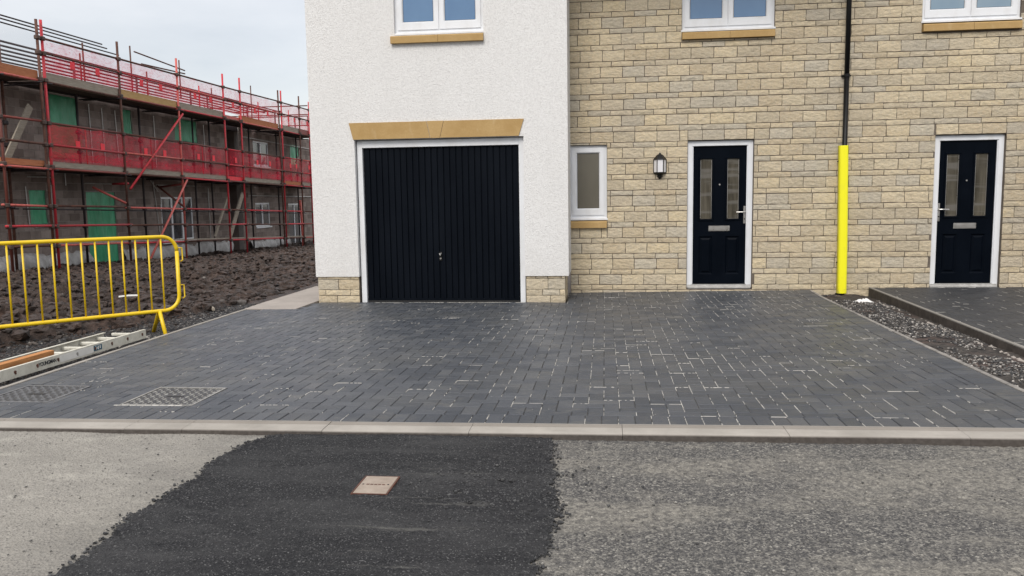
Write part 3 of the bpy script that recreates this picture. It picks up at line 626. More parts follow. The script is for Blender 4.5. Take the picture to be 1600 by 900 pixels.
def wall_stones(x0, x1, z0, z1, holes, xoff, yface, gx=.0095):
    out = []; k0 = int((z0-ROW0)/MOD)-2
    for k in range(k0, 40):
        for (nm, zb, h) in (('b', ROW0+MOD*k, .152), ('s', ROW0+MOD*k+.152, .076)):
            if zb+h <= z0+.01 or zb >= z1-.01: continue
            off = xoff + (0 if nm == 'b' else .148) + .012*((k*7) % 5-2) + (.155 if nm == 'b' and zb < 2.2 and (k % 4) == 1 else 0)
            i = int((x0-off)/.3125)-1
            xs = []
            while off+i*.3125 < x1+.4: xs.append(off+i*.3125+random.uniform(-.009,.009)); i += 1
            for a, b in zip(xs[:-1], xs[1:]):
                a, b = max(a, x0), min(b, x1)
                if b-a < .03: continue
                for r in rect_sub((a, b, max(zb, z0), min(zb+h, z1)), holes):
                    out.append((r, nm))
    res = []
    for (a, b, c, d), nm in out:
        res.append((a+gx/2, b-gx/2, c+.005, d-.005, nm))
    return res
def place_stones(lst, parent, yface, cap, jitter=.0035):
    lst.sort(key=lambda q: ((q[0]+q[1])/2-CAM.x)**2 + ((q[2]+q[3])/2-CAM.z)**2); n = 0; J = MB(); rn = []
    for (a, b, c, d, nm) in lst:
        w, h = (BIG if nm == 'b' else SML); me, vv, ff = VAR[nm, random.randrange(9)]; y = yface+random.uniform(-jitter, jitter); sx2, sz2 = (b-a)/w, (d-c)/h; fl = random.choice((1, -1))
        if b-a < .03 or d-c < .02: continue
        big_enough = (b-a) > .1 and a < 4.7 and d < 4.4
        if n < cap and big_enough:
            o = link('stone', me, None, parent, loc=((a+b)/2, y, c)); o.scale = (sx2, 1, sz2); n += 1
        else:
            n0 = len(J.f); J.add([((a+b)/2+x*sx2, y+yy, c+z*sz2) for x, yy, z in vv], ff); rn += [random.random()]*(len(J.f)-n0)
    if J.v:
        me = J.mesh('stones', smooth=True, fix=True); set_rnd(me, rn); link('stone', me, M_stone, parent, kind='stuff')
# ------------------------------------------------------------------ window / door builders
def sash_window(x0, x1, z0, z1, y, parent, gmat, sashes=2, sill=True, label=None):
    """white upvc window: frame > sashes, panes; y = outside face of frame"""
    w = MB(); f = .05
    for q in ((x0,x1,z0,z0+f),(x0,x1,z1-f,z1),(x0,x0+f,z0+f,z1-f),(x1-f,x1,z0+f,z1-f)): w.box(q[0], q[1], y, y+.07, q[2], q[3])
    if sashes == 2: w.box((x0+x1)/2-.022, (x0+x1)/2+.022, y+.001, y+.068, z0+f, z1-f)
    fr = part('window', w, M_pvc, parent, label=label)
    edges = [x0+f*.82] + ([(x0+x1)/2-.006, (x0+x1)/2+.006] if sashes == 2 else []) + [x1-f*.82]
    for k in range(0, len(edges), 2):
        a, b, c, d = edges[k], edges[k+1], z0+f*.75, z1-f*.75; s = .06; m = MB()
        lo = .095 if sashes == 2 else .085
        for q in ((a,b,c,c+lo),(a,b,d-s,d),(a,a+s,c+lo,d-s),(b-s,b,c+lo,d-s)): m.box(q[0], q[1], y-.014, y+.02, q[2], q[3])
        # sloping glazing bead
        for (p1, p2) in (((a+s,c+lo),(b-s,c+lo)), ((b-s,c+lo),(b-s,d-s)), ((b-s,d-s),(a+s,d-s)), ((a+s,d-s),(a+s,c+lo))):
            mx_, mz_ = (a+b)/2, (c+lo+d-s)/2; e = .016
            i1 = (p1[0]+math.copysign(e, mx_-p1[0]), p1[1]+math.copysign(e, mz_-p1[1])); i2 = (p2[0]+math.copysign(e, mx_-p2[0]), p2[1]+math.copysign(e, mz_-p2[1]))
            m.add([(p1[0], y-.012, p1[1]), (p2[0], y-.012, p2[1]), (i2[0], y+.006, i2[1]), (i1[0], y+.006, i1[1])], [(0,1,2,3)])
        part('sash', m, M_pvc, fr)
        m = MB(); m.box(a+s+.004, b-s-.004, y+.005, y+.019, c+lo+.004, d-s-.004); part('pane', m, gmat, fr)
        g = MB(); e = .004
        for q in ((a+s+.014,b-s-.014,c+lo+.013,c+lo+.013+e),(a+s+.014,b-s-.014,d-s-.013-e,d-s-.013),(a+s+.013,a+s+.013+e,c+lo+.017,d-s-.017),(b-s-.013-e,b-s-.013,c+lo+.017,d-s-.017)): g.box(q[0], q[1], y+.002, y+.0052, q[2], q[3])
        part('gasket', g, M_gasket, fr)
    if sill:
        m = MB(); m.prism([(y-.05, z0-.034), (y-.05, z0-.012), (y-.001, z0+.006), (y+.06, z0+.006), (y+.06, z0-.034)], 'x', x0-.012, x1+.012); part('sill', m, M_pvc, fr)
    return fr
def cast_sill(x0, x1, z0, z1, yface, parent, joint=True):
    xm = (x0+x1)/2+.02; seg = [(x0, xm-.002), (xm+.002, x1)] if joint else [(x0, x1)]
    for a, b in seg:
        m = MB(); m.prism([(yface-.055, z0), (yface-.055, z1-.028), (yface-.045, z1-.015), (yface+.06, z1), (yface+.06, z0)], 'x', a, b); part('sill_stone', m, M_cast, parent)
def front_door(x0, x1, z0, z1, y, parent, hinge, fw=.072):
    """hinge 'l' or 'r': side opposite to the handle"""
    m = MB(); z_t = .055
    for q in ((x0,x0+fw,z0,z1),(x1-fw,x1,z0,z1),(x0+fw,x1-fw,z1-fw,z1)): m.cbox(q[0], q[1], y, y+.07, q[2], q[3], .004)
    for q in ((x0+fw-.018,x0+fw+.012,z0+.05,z1-fw),(x1-fw-.012,x1-fw+.018,z0+.05,z1-fw)): m.box(q[0], q[1], y+.012, y+.06, q[2], q[3])
    fr = part('door_frame', m, M_pvc, parent)
    m = MB(); m.prism([(y-.03, z0-.01), (y-.03, z0+.012), (y-.004, z0+.022), (y-.004, z0+.042), (y+.06, z0+.05), (y+.06, z0-.01)], 'x', x0+.012, x1-.012); part('threshold', m, M_alu, fr)
    a, b, c, d = x0+fw+.004, x1-fw-.004, z0+.048, z1-fw-.004; yl = y+.03
    t = link('door', None, None, parent)
    W_ = b-a; st = .105; gx = [(a+st-.01, a+st+.185), (b-st-.185, b-st+.01)]; gz = (z0+.974, z0+1.86); pz = (z0+.19, z0+.74)
    holes = [(g[0], g[1], *gz) for g in gx]
    m = slab_wall(a, b, c, d, yl, yl+.04, holes + [(g[0], g[1], *pz) for g in gx]); leaf = part('leaf', m, M_door, t)
    for g in gx:   # lower panels: raised field with sloping edges
        mm = MB(); x_0, x_1, za, zb = g[0], g[1], *pz; e1, e2 = .018, .05
        def ring(o, yy): return [(x_0+o, yy, za+o), (x_1-o, yy, za+o), (x_1-o, yy, zb-o), (x_0+o, yy, zb-o)]
        v = ring(-.0, yl) + ring(e1, yl+.016) + ring(e1+.008, yl+.016) + ring(e2, yl+.002); f = []
        for k in range(3):
            for i in range(4): f.append((4*k+i, 4*k+(i+1) % 4, 4*k+4+(i+1) % 4, 4*k+4+i))
        f.append((12,13,14,15)); mm.add(v, f); part('panel', mm, M_door, t)
    for g in gx:   # glazing with raised moulding
        mm = MB(); e = .028; x_0, x_1, za, zb = g[0]-.012, g[1]+.012, gz[0]-.012, gz[1]+.012
        for q in ((x_0,x_1,za,za+e),(x_0,x_1,zb-e,zb),(x_0,x_0+e,za+e,zb-e),(x_1-e,x_1,za+e,zb-e)): mm.cbox(q[0], q[1], yl-.012, yl+.012, q[2], q[3], .005)
        part('glazing_moulding', mm, M_door, t)
        mm = MB(); mm.box(g[0]+.014, g[1]-.014, yl+.006, yl+.016, gz[0]+.014, gz[1]-.014); part('pane', mm, M_gdoor, t)
        mm = MB(); e = .005
        for q in ((g[0]+.019, g[0]+.019+e),(g[1]-.019-e, g[1]-.019)): mm.box(q[0], q[1], yl+.003, yl+.0062, gz[0]+.03, gz[1]-.03)
        part('glazing_bead', mm, M_steel, t)
    xm = (a+b)/2
    m = MB(); m.cbox(xm-.15, xm+.15, yl-.012, yl-.0005, z0+.815, z0+.892, .004); lb = part('letterbox', m, M_steel, t)
    m = MB(); m.cbox(xm-.125, xm+.125, yl-.017, yl-.0125, z0+.828, z0+.872, .002); part('flap', m, M_steel, lb)
    m = MB(); m.tube((xm, yl-.008, z0+1.48), (xm, yl+.001, z0+1.48), .011, 12); part('peephole', m, M_steel, t)
    hx = (b-.028) if hinge == 'l' else (a+.028); s = -1 if hinge == 'l' else 1
    m = MB(); m.cbox(hx-.016, hx+.016, yl-.011, yl-.0005, z0+.92, z0+1.17, .004); hb = part('handle', m, M_steel, t)
    m = MB(); m.tube((hx, yl-.045, z0+1.085), (hx, yl-.01, z0+1.085), .010, 10); m.path([(hx-.004*s, yl-.045, z0+1.085), (hx+.03*s, yl-.052, z0+1.085), (hx+.12*s, yl-.048, z0+1.083)], .010, 10); part('lever', m, M_steel, hb)
    m = MB(); m.tube((hx, yl-.015, z0+.985), (hx, yl-.010, z0+.985), .009, 10); part('keyhole', m, M_black, hb)
    return t
# ------------------------------------------------------------------ terraced house with garage
GY = -.805   # garage face
HX = 2.118   # party line at the downpipe
house = thing('terraced_house', 'cream rendered and buff stone house with black garage door and yellow stone lintel', 'house', (-1.6, 0, 0), 'new houses facing the paved drives')
nhouse = thing('terraced_house', 'buff stone house right of the black downpipe with its own dark front door', 'house', (4.6, 0, 0), 'new houses facing the paved drives')
ZT = 5.15
GO = (-4.625, -2.27, -.2, 2.165)      # garage opening
W1 = (-4.012, -2.79, 3.585, 4.83); W2 = (-.098, 1.165, 3.645, 4.88); W3 = (3.108, 4.37, 3.645, 4.88); W0 = (-1.69, -1.148, 1.03, 2.07)
m = slab_wall(-5.255, -1.672, .262, ZT, GY-.02, GY+.28, [GO, (W1[0], W1[1], 3.545, W1[3])])
m.box(-1.972, -1.672, GY+.28, .14, .262, ZT); m.box(-5.255, -4.955, GY+.28, 8, -.4, ZT)
part('rendered_wall', m, M_render, house)
# plinth: mortar core and stones
m = MB(); m.box(-5.225, -4.632, GY+.010, GY+.27, -.35, .262); part('mortar_joints', m, M_mortar, house); m = MB(); m.box(-2.262, -1.735, GY+.012, GY+.27, -.35, .262); m.box(-2.0, -1.735, GY+.27, .10, -.35, .262); part('mortar_joints', m, M_mortar, house)
rows = [(-.13, .0, .0), (.008, .07, .1), (.078, .222, .03)]
for (xa, xb) in ((-5.236, -4.634), (-2.262, -1.722)):
    for k, (za, zb, of) in enumerate([(-.135,-.012,0), (-.004,.072,1), (.080,.222,2), (.230,.262,3)]):
        cuts = {0: [.46], 1: [.18,.78], 2: [.5], 3: [.22,.8]}[k]
        if xa > -3: cuts = {0: [.62], 1: [.42,.86], 2: [.56], 3: [.25,.55,.9]}[k]
        e = [0]+cuts+[1]
        for a, b in zip(e[:-1], e[1:]):
            A, B = xa+(xb-xa)*a+.004, xa+(xb-xa)*b-.004; nm = 'b' if zb-za > .1 else 's'; w, h = BIG if nm == 'b' else SML
            o = link('stone', VAR[nm, random.randrange(9)][0], None, house, loc=((A+B)/2+1.6, GY+random.uniform(-.003,.003), za)); o.scale = ((B-A)/w, 1, (zb-za)/h)
# return face of the plinth (faces right)
for k, (za, zb) in enumerate([(-.135,-.012), (-.004,.072), (.080,.222), (.230,.262)]):
    ycut = [GY+.02, GY+.02+(.42 if k % 2 else .28), -.02]
    for a, b in zip(ycut[:-1], ycut[1:]):
        nm = 'b' if zb-za > .1 else 's'; w, h = BIG if nm == 'b' else SML
        o = link('stone', VAR[nm, random.randrange(9)][0], None, house, loc=(-1.724+1.6, (a+b)/2, za)); o.rotation_euler = (0, 0, R(90)); o.scale = ((b-a-.008)/w, 1, (zb-za)/h)
# stone walls
D1 = (-.004, .915, -.02, 2.108); D2 = (3.345, 4.262, -.02, 2.108)
SIL = [(-1.712,-1.146,.885,1.0), (-.098,1.165,3.50,3.612), (3.108,4.37,3.49,3.61)]
def h_(w): return (w[0], w[1], w[2]-.04, w[3])
H1 = [D1, (W0[0], W0[1], .99, W0[3]), SIL[0], h_(W2), SIL[1]]; H2 = [D2, h_(W3), SIL[2]]
for (xa, xb, hl, par) in ((-1.68, HX, H1, house), (HX, 7.6, H2, nhouse)):
    part('mortar_joints', slab_wall(xa, xb, -.4, ZT, .010, .30, hl), M_mortar, par)
    st = wall_stones(xa, xb, -.36, ZT, hl, -1.537, 0)
    off = par.location.x
    st = [(a-off, b-off, c, d, nm) for a, b, c, d, nm in st]
    lst = sorted(st, key=lambda q: ((q[0]+q[1])/2+off-CAM.x)**2 + ((q[2]+q[3])/2-CAM.z)**2); n = 0; J = MB(); rn = []
    for (a, b, c, d, nm) in lst:
        w, h = (BIG if nm == 'b' else SML); me, vv, ff = VAR[nm, random.randrange(9)]; y = random.uniform(-.004, .003); sx2, sz2 = (b-a)/w, (d-c)/h
        if n < (284 if par is house else 296) and b-a > .1 and b+off < 4.7 and c < 4.3 and c > -.15:
            o = link('stone', me, None, par, loc=((a+b)/2, y, c)); o.scale = (sx2, 1, sz2); n += 1
        else:
            n0 = len(J.f); J.add([((a+b)/2+x*sx2, y+yy, c+z*sz2) for x, yy, z in vv], ff); rn += [random.random()]*(len(J.f)-n0)
    me = J.mesh('stones', smooth=True); set_rnd(me, rn); link('stone', me, M_stone, par, kind='stuff')
# sills and lintel
cast_sill(-4.058, -2.789, 3.437, 3.548, GY-.02, house); cast_sill(-.096, 1.163, 3.503, 3.61, 0, house); cast_sill(3.113, 4.366, 3.492, 3.602, 0, nhouse)
cast_sill(-1.672, -1.150, .883, .992, 0, house, False)
yl_ = GY-.034
for poly in ([(-4.692,2.394),(-4.637,2.168),(-3.554,2.168),(-3.602,2.394)], [(-3.596,2.396),(-3.548,2.166),(-3.42,2.166),(-3.362,2.396)], [(-3.356,2.394),(-3.414,2.168),(-2.334,2.168),(-2.262,2.394)]):
    m = MB(); m.prism(poly, 'y', yl_, GY+.1); part('lintel_stone', m, M_cast, house)
# garage frame and door
m = MB(); y0 = GY+.045
for q in ((-4.612,-4.538,-.14,2.150),(-2.345,-2.272,-.14,2.150),(-4.538,-2.345,2.055,2.150)): m.cbox(q[0], q[1], y0, y0+.09, q[2], q[3], .004)
part('garage_frame', m, M_pvc, house)
m = MB(); m.box(-4.618, -2.272, y0+.02, y0+.1, 2.152, 2.166); part('shadow_gap_strip', m, M_grey, house)  # grey strip paints the shadow gap between lintel and frame
m = MB(); gx0, gx1 = -4.530, -2.352; nr = 25; pit_ = (gx1-gx0)/nr; yg = y0+.035; pr = []
for k in range(nr):
    a = gx0+k*pit_; pr += [(a, yg+.016), (a+.007, yg+.016), (a+.013, yg), (a+pit_-.006, yg)] 
pr += [(gx1, yg+.016), (gx1, yg+.05), (gx0, yg+.05)]
n = len(pr); m.add([(a, b, -.085) for a, b in pr]+[(a, b, 2.062) for a, b in pr], [(i, (i+1) % n, n+(i+1) % n, n+i) for i in range(n)]); gd = part('garage_door', m, M_gar, house)
m = MB(); m.box(gx0, gx1, yg-.006, yg-.0005, -.085, -.055); part('bottom_rail', m, M_gar, gd)
m = MB(); m.box(gx0, gx1, yg-.004, yg+.02, -.125, -.0855); part('rubber_seal', m, M_gasket, gd)
m = MB(); m.cbox(-3.488, -3.446, yg-.010, yg-.0005, .47, .60, .003); hd = part('handle', m, M_black, gd)
m = MB(); m.path([(-3.482,yg-.03,.575),(-3.467,yg-.036,.555),(-3.452,yg-.03,.585)], .007, 8); m.tube((-3.467,yg-.036,.555), (-3.467,yg-.01,.555), .009, 8); part('lever', m, M_steel, hd)
m = MB(); m.tube((-3.467,yg-.014,.505), (-3.467,yg-.0105,.505), .013, 12); part('lock', m, M_steel, hd)
# windows and doors
sash_window(*W1, GY+.035, house, M_gblue); sash_window(*W2, .045, house, M_gblue); sash_window(*W3, .045, nhouse, M_gblue2, label='white window with paler glass than its neighbours')
sash_window(W0[0], W0[1], W0[2], W0[3], .045, house, M_gobs, 1)
front_door(-.002, .913, 0, 2.1, .05, house, 'l'); front_door(3.347, 4.26, 0, 2.1, .05, nhouse, 'r')
# warm ceiling light seen through the top of the door glass is left to the glass; roofs and floors behind
for par, a, b in ((house, -5.255, HX), (nhouse, HX, 7.6)):
    m = MB(); yf = GY-.35 if par is house else -.35
    m.prism([(yf, ZT+.0), (3.9, ZT+2.6), (3.9, ZT+2.75), (yf-.05, ZT+.14)], 'x', a-(.2 if par is house else -.002), b-(.001 if par is house else -.2)); m.prism([(3.902, ZT+2.6), (8.2, ZT), (8.2, ZT+.14), (3.902, ZT+2.75)], 'x', a-(.2 if par is house else -.002), b-.001); part('roof', m, M_roof, par)
    m = MB(); m.box(a+.3, b-.003, 7.7, 8, -.4, ZT); m.box(b-.302 if par is nhouse else b-.1, b-.004, .31, 7.69, -.4, ZT)
    part('rear_wall', m, M_obrick, par)
# ------------------------------------------------------------------ wall lamp
lamp = thing('wall_lamp', 'black half lantern with clear panes on the stone wall beside the front door', 'wall lamp', (-.395, -.01, 1.76))
def hexring(r, y, z, half=True):
    return [(-.395+r*math.cos(a), y-r*abs(math.sin(a)) if False else y+r*math.sin(a), z) for a in [math.pi+k*math.pi/3 for k in range(4)]]
def half_frustum(r1, z1, r2, z2, y=-.012):
    m = MB(); A = hexring(r1, y, z1); B = hexring(r2, y, z2); n = 4
    m.add(A+B, [(i, i+1, n+i+1, n+i) for i in range(3)] + [(0,1,2,3), (7,6,5,4), (3,0,4,7)]); return m
m = half_frustum(.098, 1.842, .090, 1.856); 
for a in ((.090,1.856,.045,1.912),(.045,1.912,.018,1.925),(.018,1.925,.010,1.944)): q = half_frustum(*a); m.add(q.v, q.f)
part('hood', m, M_black, lamp)
m = half_frustum(.084, 1.655, .096, 1.668)
for a in ((.030,1.622,.084,1.655),(.040,1.608,.030,1.622),(.022,1.585,.040,1.608),(.006,1.572,.022,1.585)): q = half_frustum(*a); m.add(q.v, q.f)
part('base', m, M_black, lamp)
for k in range(4):
    m = MB(); A = hexring(.088, -.012, 1.668)[k]; B = hexring(.088, -.012, 1.842)[k]; m.tube(A, B, .007, 6); part('bar', m, M_black, lamp)
for k in range(3):
    A = hexring(.084, -.012, 1.668); B = hexring(.084, -.012, 1.842); m = MB(); a, b, c_, d_ = Vector(A[k]), Vector(A[k+1]), Vector(B[k+1]), Vector(B[k]); nn_ = (b-a).cross(d_-a).normalized()*.003
    m.add([a, b, c_, d_, a+nn_, b+nn_, c_+nn_, d_+nn_], [(0,1,2,3),(7,6,5,4),(0,4,5,1),(1,5,6,2),(2,6,7,3),(3,7,4,0)]); part('pane', m, M_lglass, lamp)
m = MB(); m.box(-.43, -.36, -.012, .006, 1.60, 1.90); part('back_plate', m, M_black, lamp)
m = MB(); m.tube((-.395,-.045,1.67), (-.395,-.045,1.70), .014, 10); m.tube((-.395,-.045,1.70), (-.395,-.045,1.745), .014, 10, .024); m.tube((-.395,-.045,1.745), (-.395,-.045,1.79), .024, 10, .016); part('bulb', m, M_rag, lamp, smooth=True)
# ------------------------------------------------------------------ downpipe and its yellow guard
dp = thing('downpipe', 'black downpipe running down the stone wall between the two houses', 'downpipe', (2.122, -.06, -.08))
m = MB(); m.tube((2.125,-.065,-.14), (2.125,-.065,2.936), .0335, 16); m.tube((2.126,-.065,2.936), (2.13,-.065,5.2), .0335, 16); part('pipe', m, M_black, dp, smooth=True)
for z in (2.936, 4.7):
    m = MB(); m.tube((2.127,-.065,z-.02), (2.127,-.065,z+.02), .040, 16); m.box(2.068, 2.186, -.03, .002, z-.012, z+.012)
    for xx in (2.074, 2.180): m.tube((xx,-.045,z), (xx,-.028,z), .010, 8)
    part('clamp', m, M_black, dp)
m = MB(); m.tube((2.125,-.065,-.14), (2.125,-.065,-.075), .040, 16); m.box(2.068,2.19,-.03,.002,-.10,-.078); part('shoe', m, M_black, dp)
gd2 = thing('pipe_guard', 'bright yellow protective sleeve round the bottom of the black downpipe', 'pipe guard', (2.12, -.06, -.07))
m = MB(); pts = []
for k in range(13):
    a = math.pi + math.pi*k/12; c_, s_ = math.cos(a), math.sin(a); pts.append((math.copysign(abs(c_)**.55, c_)*.060, -.066-abs(s_)**.55*.050))
pts = [(-.060, -.012)] + pts + [(.060, -.012)]; n = len(pts); inn = [(x*.93, y*.93 if y < -.05 else y) for x, y in pts]
zs_ = [(-.075, .025), (-.069, .025), (-.06, .025), (.7, .018), (1.3, .006), (1.60, 0.), (1.82, -.004), (1.97, -.008), (1.979, -.008), (1.985, -.008)]; zs_ = [(z, 2.139-.0+d-.022) for z, d in zs_]
ring_ = lambda P_, z, cx: [(cx+x, y, z) for x, y in P_]
V_ = []; 
for z, cx in zs_: V_ += ring_(pts, z, cx) + ring_(inn, z, cx)
fs = []
for k in range(len(zs_)-1):
    o = k*2*n; o2 = (k+1)*2*n
    for i in range(n-1): fs += [(o+i, o+i+1, o2+i+1, o2+i), (o+n+i+1, o+n+i, o2+n+i, o2+n+i+1)]
    fs += [(o, o2, o2+n, o+n), (o+n-1, o+2*n-1, o2+2*n-1, o2+n-1)]
for o in (0, (len(zs_)-1)*2*n):
    for i in range(n-1): fs.append((o+i, o+i+1, o+n+i+1, o+n+i))
m.add(V_, fs); part('sleeve', m, M_fluo, gd2, smooth=True)
for z, sx2 in ((1.77,-1), (1.47,1), (.36,-1), (-.03,1)):
    m = MB(); cx = np.interp(z, [a for a, _ in zs_], [b for _, b in zs_]); m.tube((cx+sx2*.058,-.03,z), (cx+sx2*.072,-.03,z), .010, 8); part('bolt', m, M_black, gd2)
# ------------------------------------------------------------------ gravel strip and neighbouring drive
def xg(y): return np.interp(y, [-7.2, -4.7, -2.36, -.31, 0], [2.235, 2.34, 2.43, 2.505, 2.52])
xs, ys = np.linspace(0, 1, 40), np.linspace(-7.2, .02, 300); U, Y = np.meshgrid(xs, ys); X = xr(Y)+.03 + U*(xg(Y)-xr(Y)-.0)
Z = np.interp(Y, [-7.2, -5, 0], [-.06, -.075, -.125]) + .02*np.sin(U*3.14)*1.2 + .03*(fbm(X*6, Y*6, 4)-.5) + .012*(fbm(X*40, Y*40, 2)-.5)
idx = np.arange(U.size).reshape(U.shape); F = np.stack([idx[:-1,:-1], idx[:-1,1:], idx[1:,1:], idx[1:,:-1]], -1).reshape(-1, 4)
q = NM('gritty_soil', .9, .3); p = q.pos(); q.col(q.mix(q.noise(p, 9, 6, .7, .4, .65), (.028,.025,.024), q.mix(q.noise(p, 1.7, 4, .6, .5, .62), (.085,.076,.068), (.12,.085,.073)))).bump(q.noise(p, 90, 4, .7), .008); M_grit = q.m
gs = link('gravel_strip', npmesh('gravel_strip', np.stack([X, Y, Z], -1).reshape(-1, 3), F, True), M_grit, kind='structure')
n = 9000; y = -7.2+7.15*RNG.random(n)**1.1; u = RNG.random(n); x = xr(y)+.06+u*(xg(y)-xr(y)-.07); k_ = fbm(x*3+9, y*3, 3) > .42+.12*(u > .75); x, y, u = x[k_], y[k_], u[k_]
z = np.interp(y, [-7.2, -5, 0], [-.06, -.075, -.125]) + .024*np.sin(u*3.14)+.03*(fbm(x*6, y*6, 4)-.5)
scatter('gravel', np.stack([x, y, z+.006], 1), RNG.uniform(.004, .015, len(x))**1., M_grav, gs, True, kind='stuff')
# mortar spill by the neighbour's kerb
m = MB()
for k in range(46):
    y = -4.9+k*.085; 
    if -3.9 < y < -3.2 or -2.4 < y < -1.7: continue
    x = float(xg(y))-.06-random.uniform(0,.05); z = float(np.interp(y, [-7.2,-5,0], [-.06,-.075,-.125]))+.01; r = random.uniform(.02,.045)
    ring = [(x+r*(1+.3*random.random())*math.cos(a), y+1.6*r*(1+.3*random.random())*math.sin(a), z-.01) for a in [i*math.pi/4 for i in range(8)]]
    m.add(ring+[(x, y, z+.012)], [(i, (i+1) % 8, 8) for i in range(8)])
link('mortar_spill', m.mesh('mortar_spill', smooth=True), M_path, gs, kind='stuff')
drive2 = link('driveway', None, kind='structure')
m = MB(); m.add([(float(xg(-7.2))+.05,-7.2,-.012),(9,-7.2,-.012),(9,.02,-.012),(float(xg(0))+.05,.02,-.012)], [(0,1,2,3)]); part('paving_bed', m, M_joint, drive2)
P2 = []
for i in range(21, 62):
    for j in range(0, 72):
        k = (i-j) % 4; x = i*.1+.05; y = -7.2+j*.1
        if k == 0: rc = (x, x+.2, y, y+.1)
        elif k == 2: rc = (x, x+.1, y-.1, y+.1)
        else: continue
        p = [(rc[0],rc[2]),(rc[1],rc[2]),(rc[1],rc[3]),(rc[0],rc[3])]; a0 = area(p); e0, e1 = float(xg(rc[2]))+.052, float(xg(rc[3]))+.052; s = (e1-e0)/(rc[3]-rc[2]); p = clip(p, -1, s, -(e0-s*rc[2]))
        if len(p) < 3: continue
        p = clip(p, 0, 1, -.004)
        if len(p) < 3 or area(p) < .001: continue
        P2.append((p, abs(area(p)-a0) < 1e-7, k))
def seen_px(x, y, z=0):
    d = Vector((x, y, z))-CAM; D = d.dot(fwd); return (800+FPX*d.dot(rt)/D, 450-FPX*d.dot(up)/D)
P2.sort(key=lambda t: (sum(a for a, _ in t[0])/len(t[0])-CAM.x)**2+(sum(b for _, b in t[0])/len(t[0])-CAM.y)**2)
J = MB(); rn = []; cnt = 0; m2h = def_mesh['h'].copy(); m2v = def_mesh['v'].copy()
for mm in (m2h, m2v): mm.materials.clear(); mm.materials.append(M_pave2)
for p, whole, k in P2:
    cx = sum(a for a, _ in p)/len(p); cy = sum(b for _, b in p)/len(p); hz = random.uniform(-.0012,.0012)
    if whole and cnt < 296 and seen_px(cx, cy)[0] < 1605: link('paving_block', m2v if k == 2 else m2h, None, drive2, loc=(cx, cy, hz)); cnt += 1
    else:
        n0 = len(J.f); v, f = block_geom(p, zero, hz); J.add(v, f); rn += [random.random()]*(len(J.f)-n0)
me = J.mesh('paving2', fix=False); set_rnd(me, rn); link('paving_block', me, M_pave2, drive2, kind='stuff')
edging(xg, 1, -7.2, -.02, .004, M_edged, 'edging_kerb', drive2, lambda a, b: 0., low=-.22)
_z = zdrive; zdrive = lambda a, b: 0.*a+.0
sv = MB()
for p, whole, k in P2:
    cx = sum(a for a, _ in p)/len(p); cy = sum(b for _, b in p)/len(p)
    if cx < 6 and random.random() < .2*(.4+1.2*n1(cx*1.5, cy*1.5)): dash(min(a for a, _ in p), min(b for _, b in p), random.uniform(.03,.16), random.uniform(.002,.0045), True)
    if cx < 6 and random.random() < .035: dash(min(a for a, _ in p), min(b for _, b in p), random.uniform(.04,.16), random.uniform(.006,.009), False)
link('joint_sand', sv.mesh('joint_sand2', fix=False), M_sand, drive2, kind='stuff'); zdrive = _z
# crumpled white rag
m = MB(); rr = random.Random(3); nx, ny = 13, 9; vs = []
for j in range(ny):
    for i in range(nx):
        u, v = i/(nx-1)-.5, j/(ny-1)-.5; rad = 1-.35*abs(u*2)**2
        vs.append((2.19+u*.27+rr.uniform(-.008,.008), -.88+v*.20*rad+rr.uniform(-.01,.01)+.04*math.sin(u*9), -.105+.055*max(0, .25-u*u)*4*(1-abs(v)*1.6)*rr.uniform(.5,1.2)+.004))
m.add(vs, [(j*nx+i, j*nx+i+1, (j+1)*nx+i+1, (j+1)*nx+i) for j in range(ny-1) for i in range(nx-1)])
o = link('rag', m.mesh('rag', smooth=True), M_rag, None, 'crumpled white rag lying on the gravel near the yellow pipe guard', 'rag')
md = o.modifiers.new('s', 'SOLIDIFY'); md.thickness = .004
# ------------------------------------------------------------------ mud ground on the left
def zg(y): return np.interp(y, [-8, 0, 8, 11, 15, 24, 40], [-.25, -.35, -.50, -.56, -.74, -.90, -1.0])
def mudz(X, Y):
    xe = xl(np.clip(Y, -7.2, -1.0))-.05; d = np.maximum(xe-X, 0)     # distance left of the drive edge
    edge = np.interp(Y, [-8, -4.5, -3.6, -2.8, -1.9, -.9, 3], [1.75, 1.45, 1.05, .55, .30, .15, .1])
    t = np.clip((d-edge)/.16, 0, 1); t = t*t*(3-2*t)
    far = np.clip((d-edge)/8.6, 0, 1)
    strip = -.085-.02*np.clip(d/1.5, 0, 1); top = -.02*(1-far)+zg(Y)*far + np.where(Y > -1.2, -.09*(1-far), 0)
    n = fbm(X*1.6, Y*1.6, 3)-.5; bl = 1-np.abs(2*fbm(X*5.2, Y*5.2, 4, .55)-1)*2
    lump = .14*n*2 + .15*bl + .12*(fbm(X*13, Y*13, 3, .6)-.5)
    damp = np.clip(d/3., .25, 1)
    return strip*(1-t)+top*t + (lump-.03)*t*damp*1.05 + (1-t)*(.018*(fbm(X*18, Y*18, 3)-.5))
def mud_patch(x0, x1, y0, y1, st):
    nx, ny = int((x1-x0)/st)+1, int((y1-y0)/st)+1; X, Y = np.meshgrid(np.linspace(x0, x1, nx), np.linspace(y0, y1, ny)); 
    hi = np.where(Y < -1.65, xl(np.clip(Y,-7.2,-1.0))-.045, -6.0); X = x0 + (X-x0)/(x1-x0)*(hi-x0)
    Z = mudz(X, Y); i = np.arange(X.size).reshape(X.shape); F = np.stack([i[:-1,:-1], i[:-1,1:], i[1:,1:], i[1:,:-1]], -1).reshape(-1, 4); return np.stack([X, Y, Z], -1).reshape(-1, 3), F
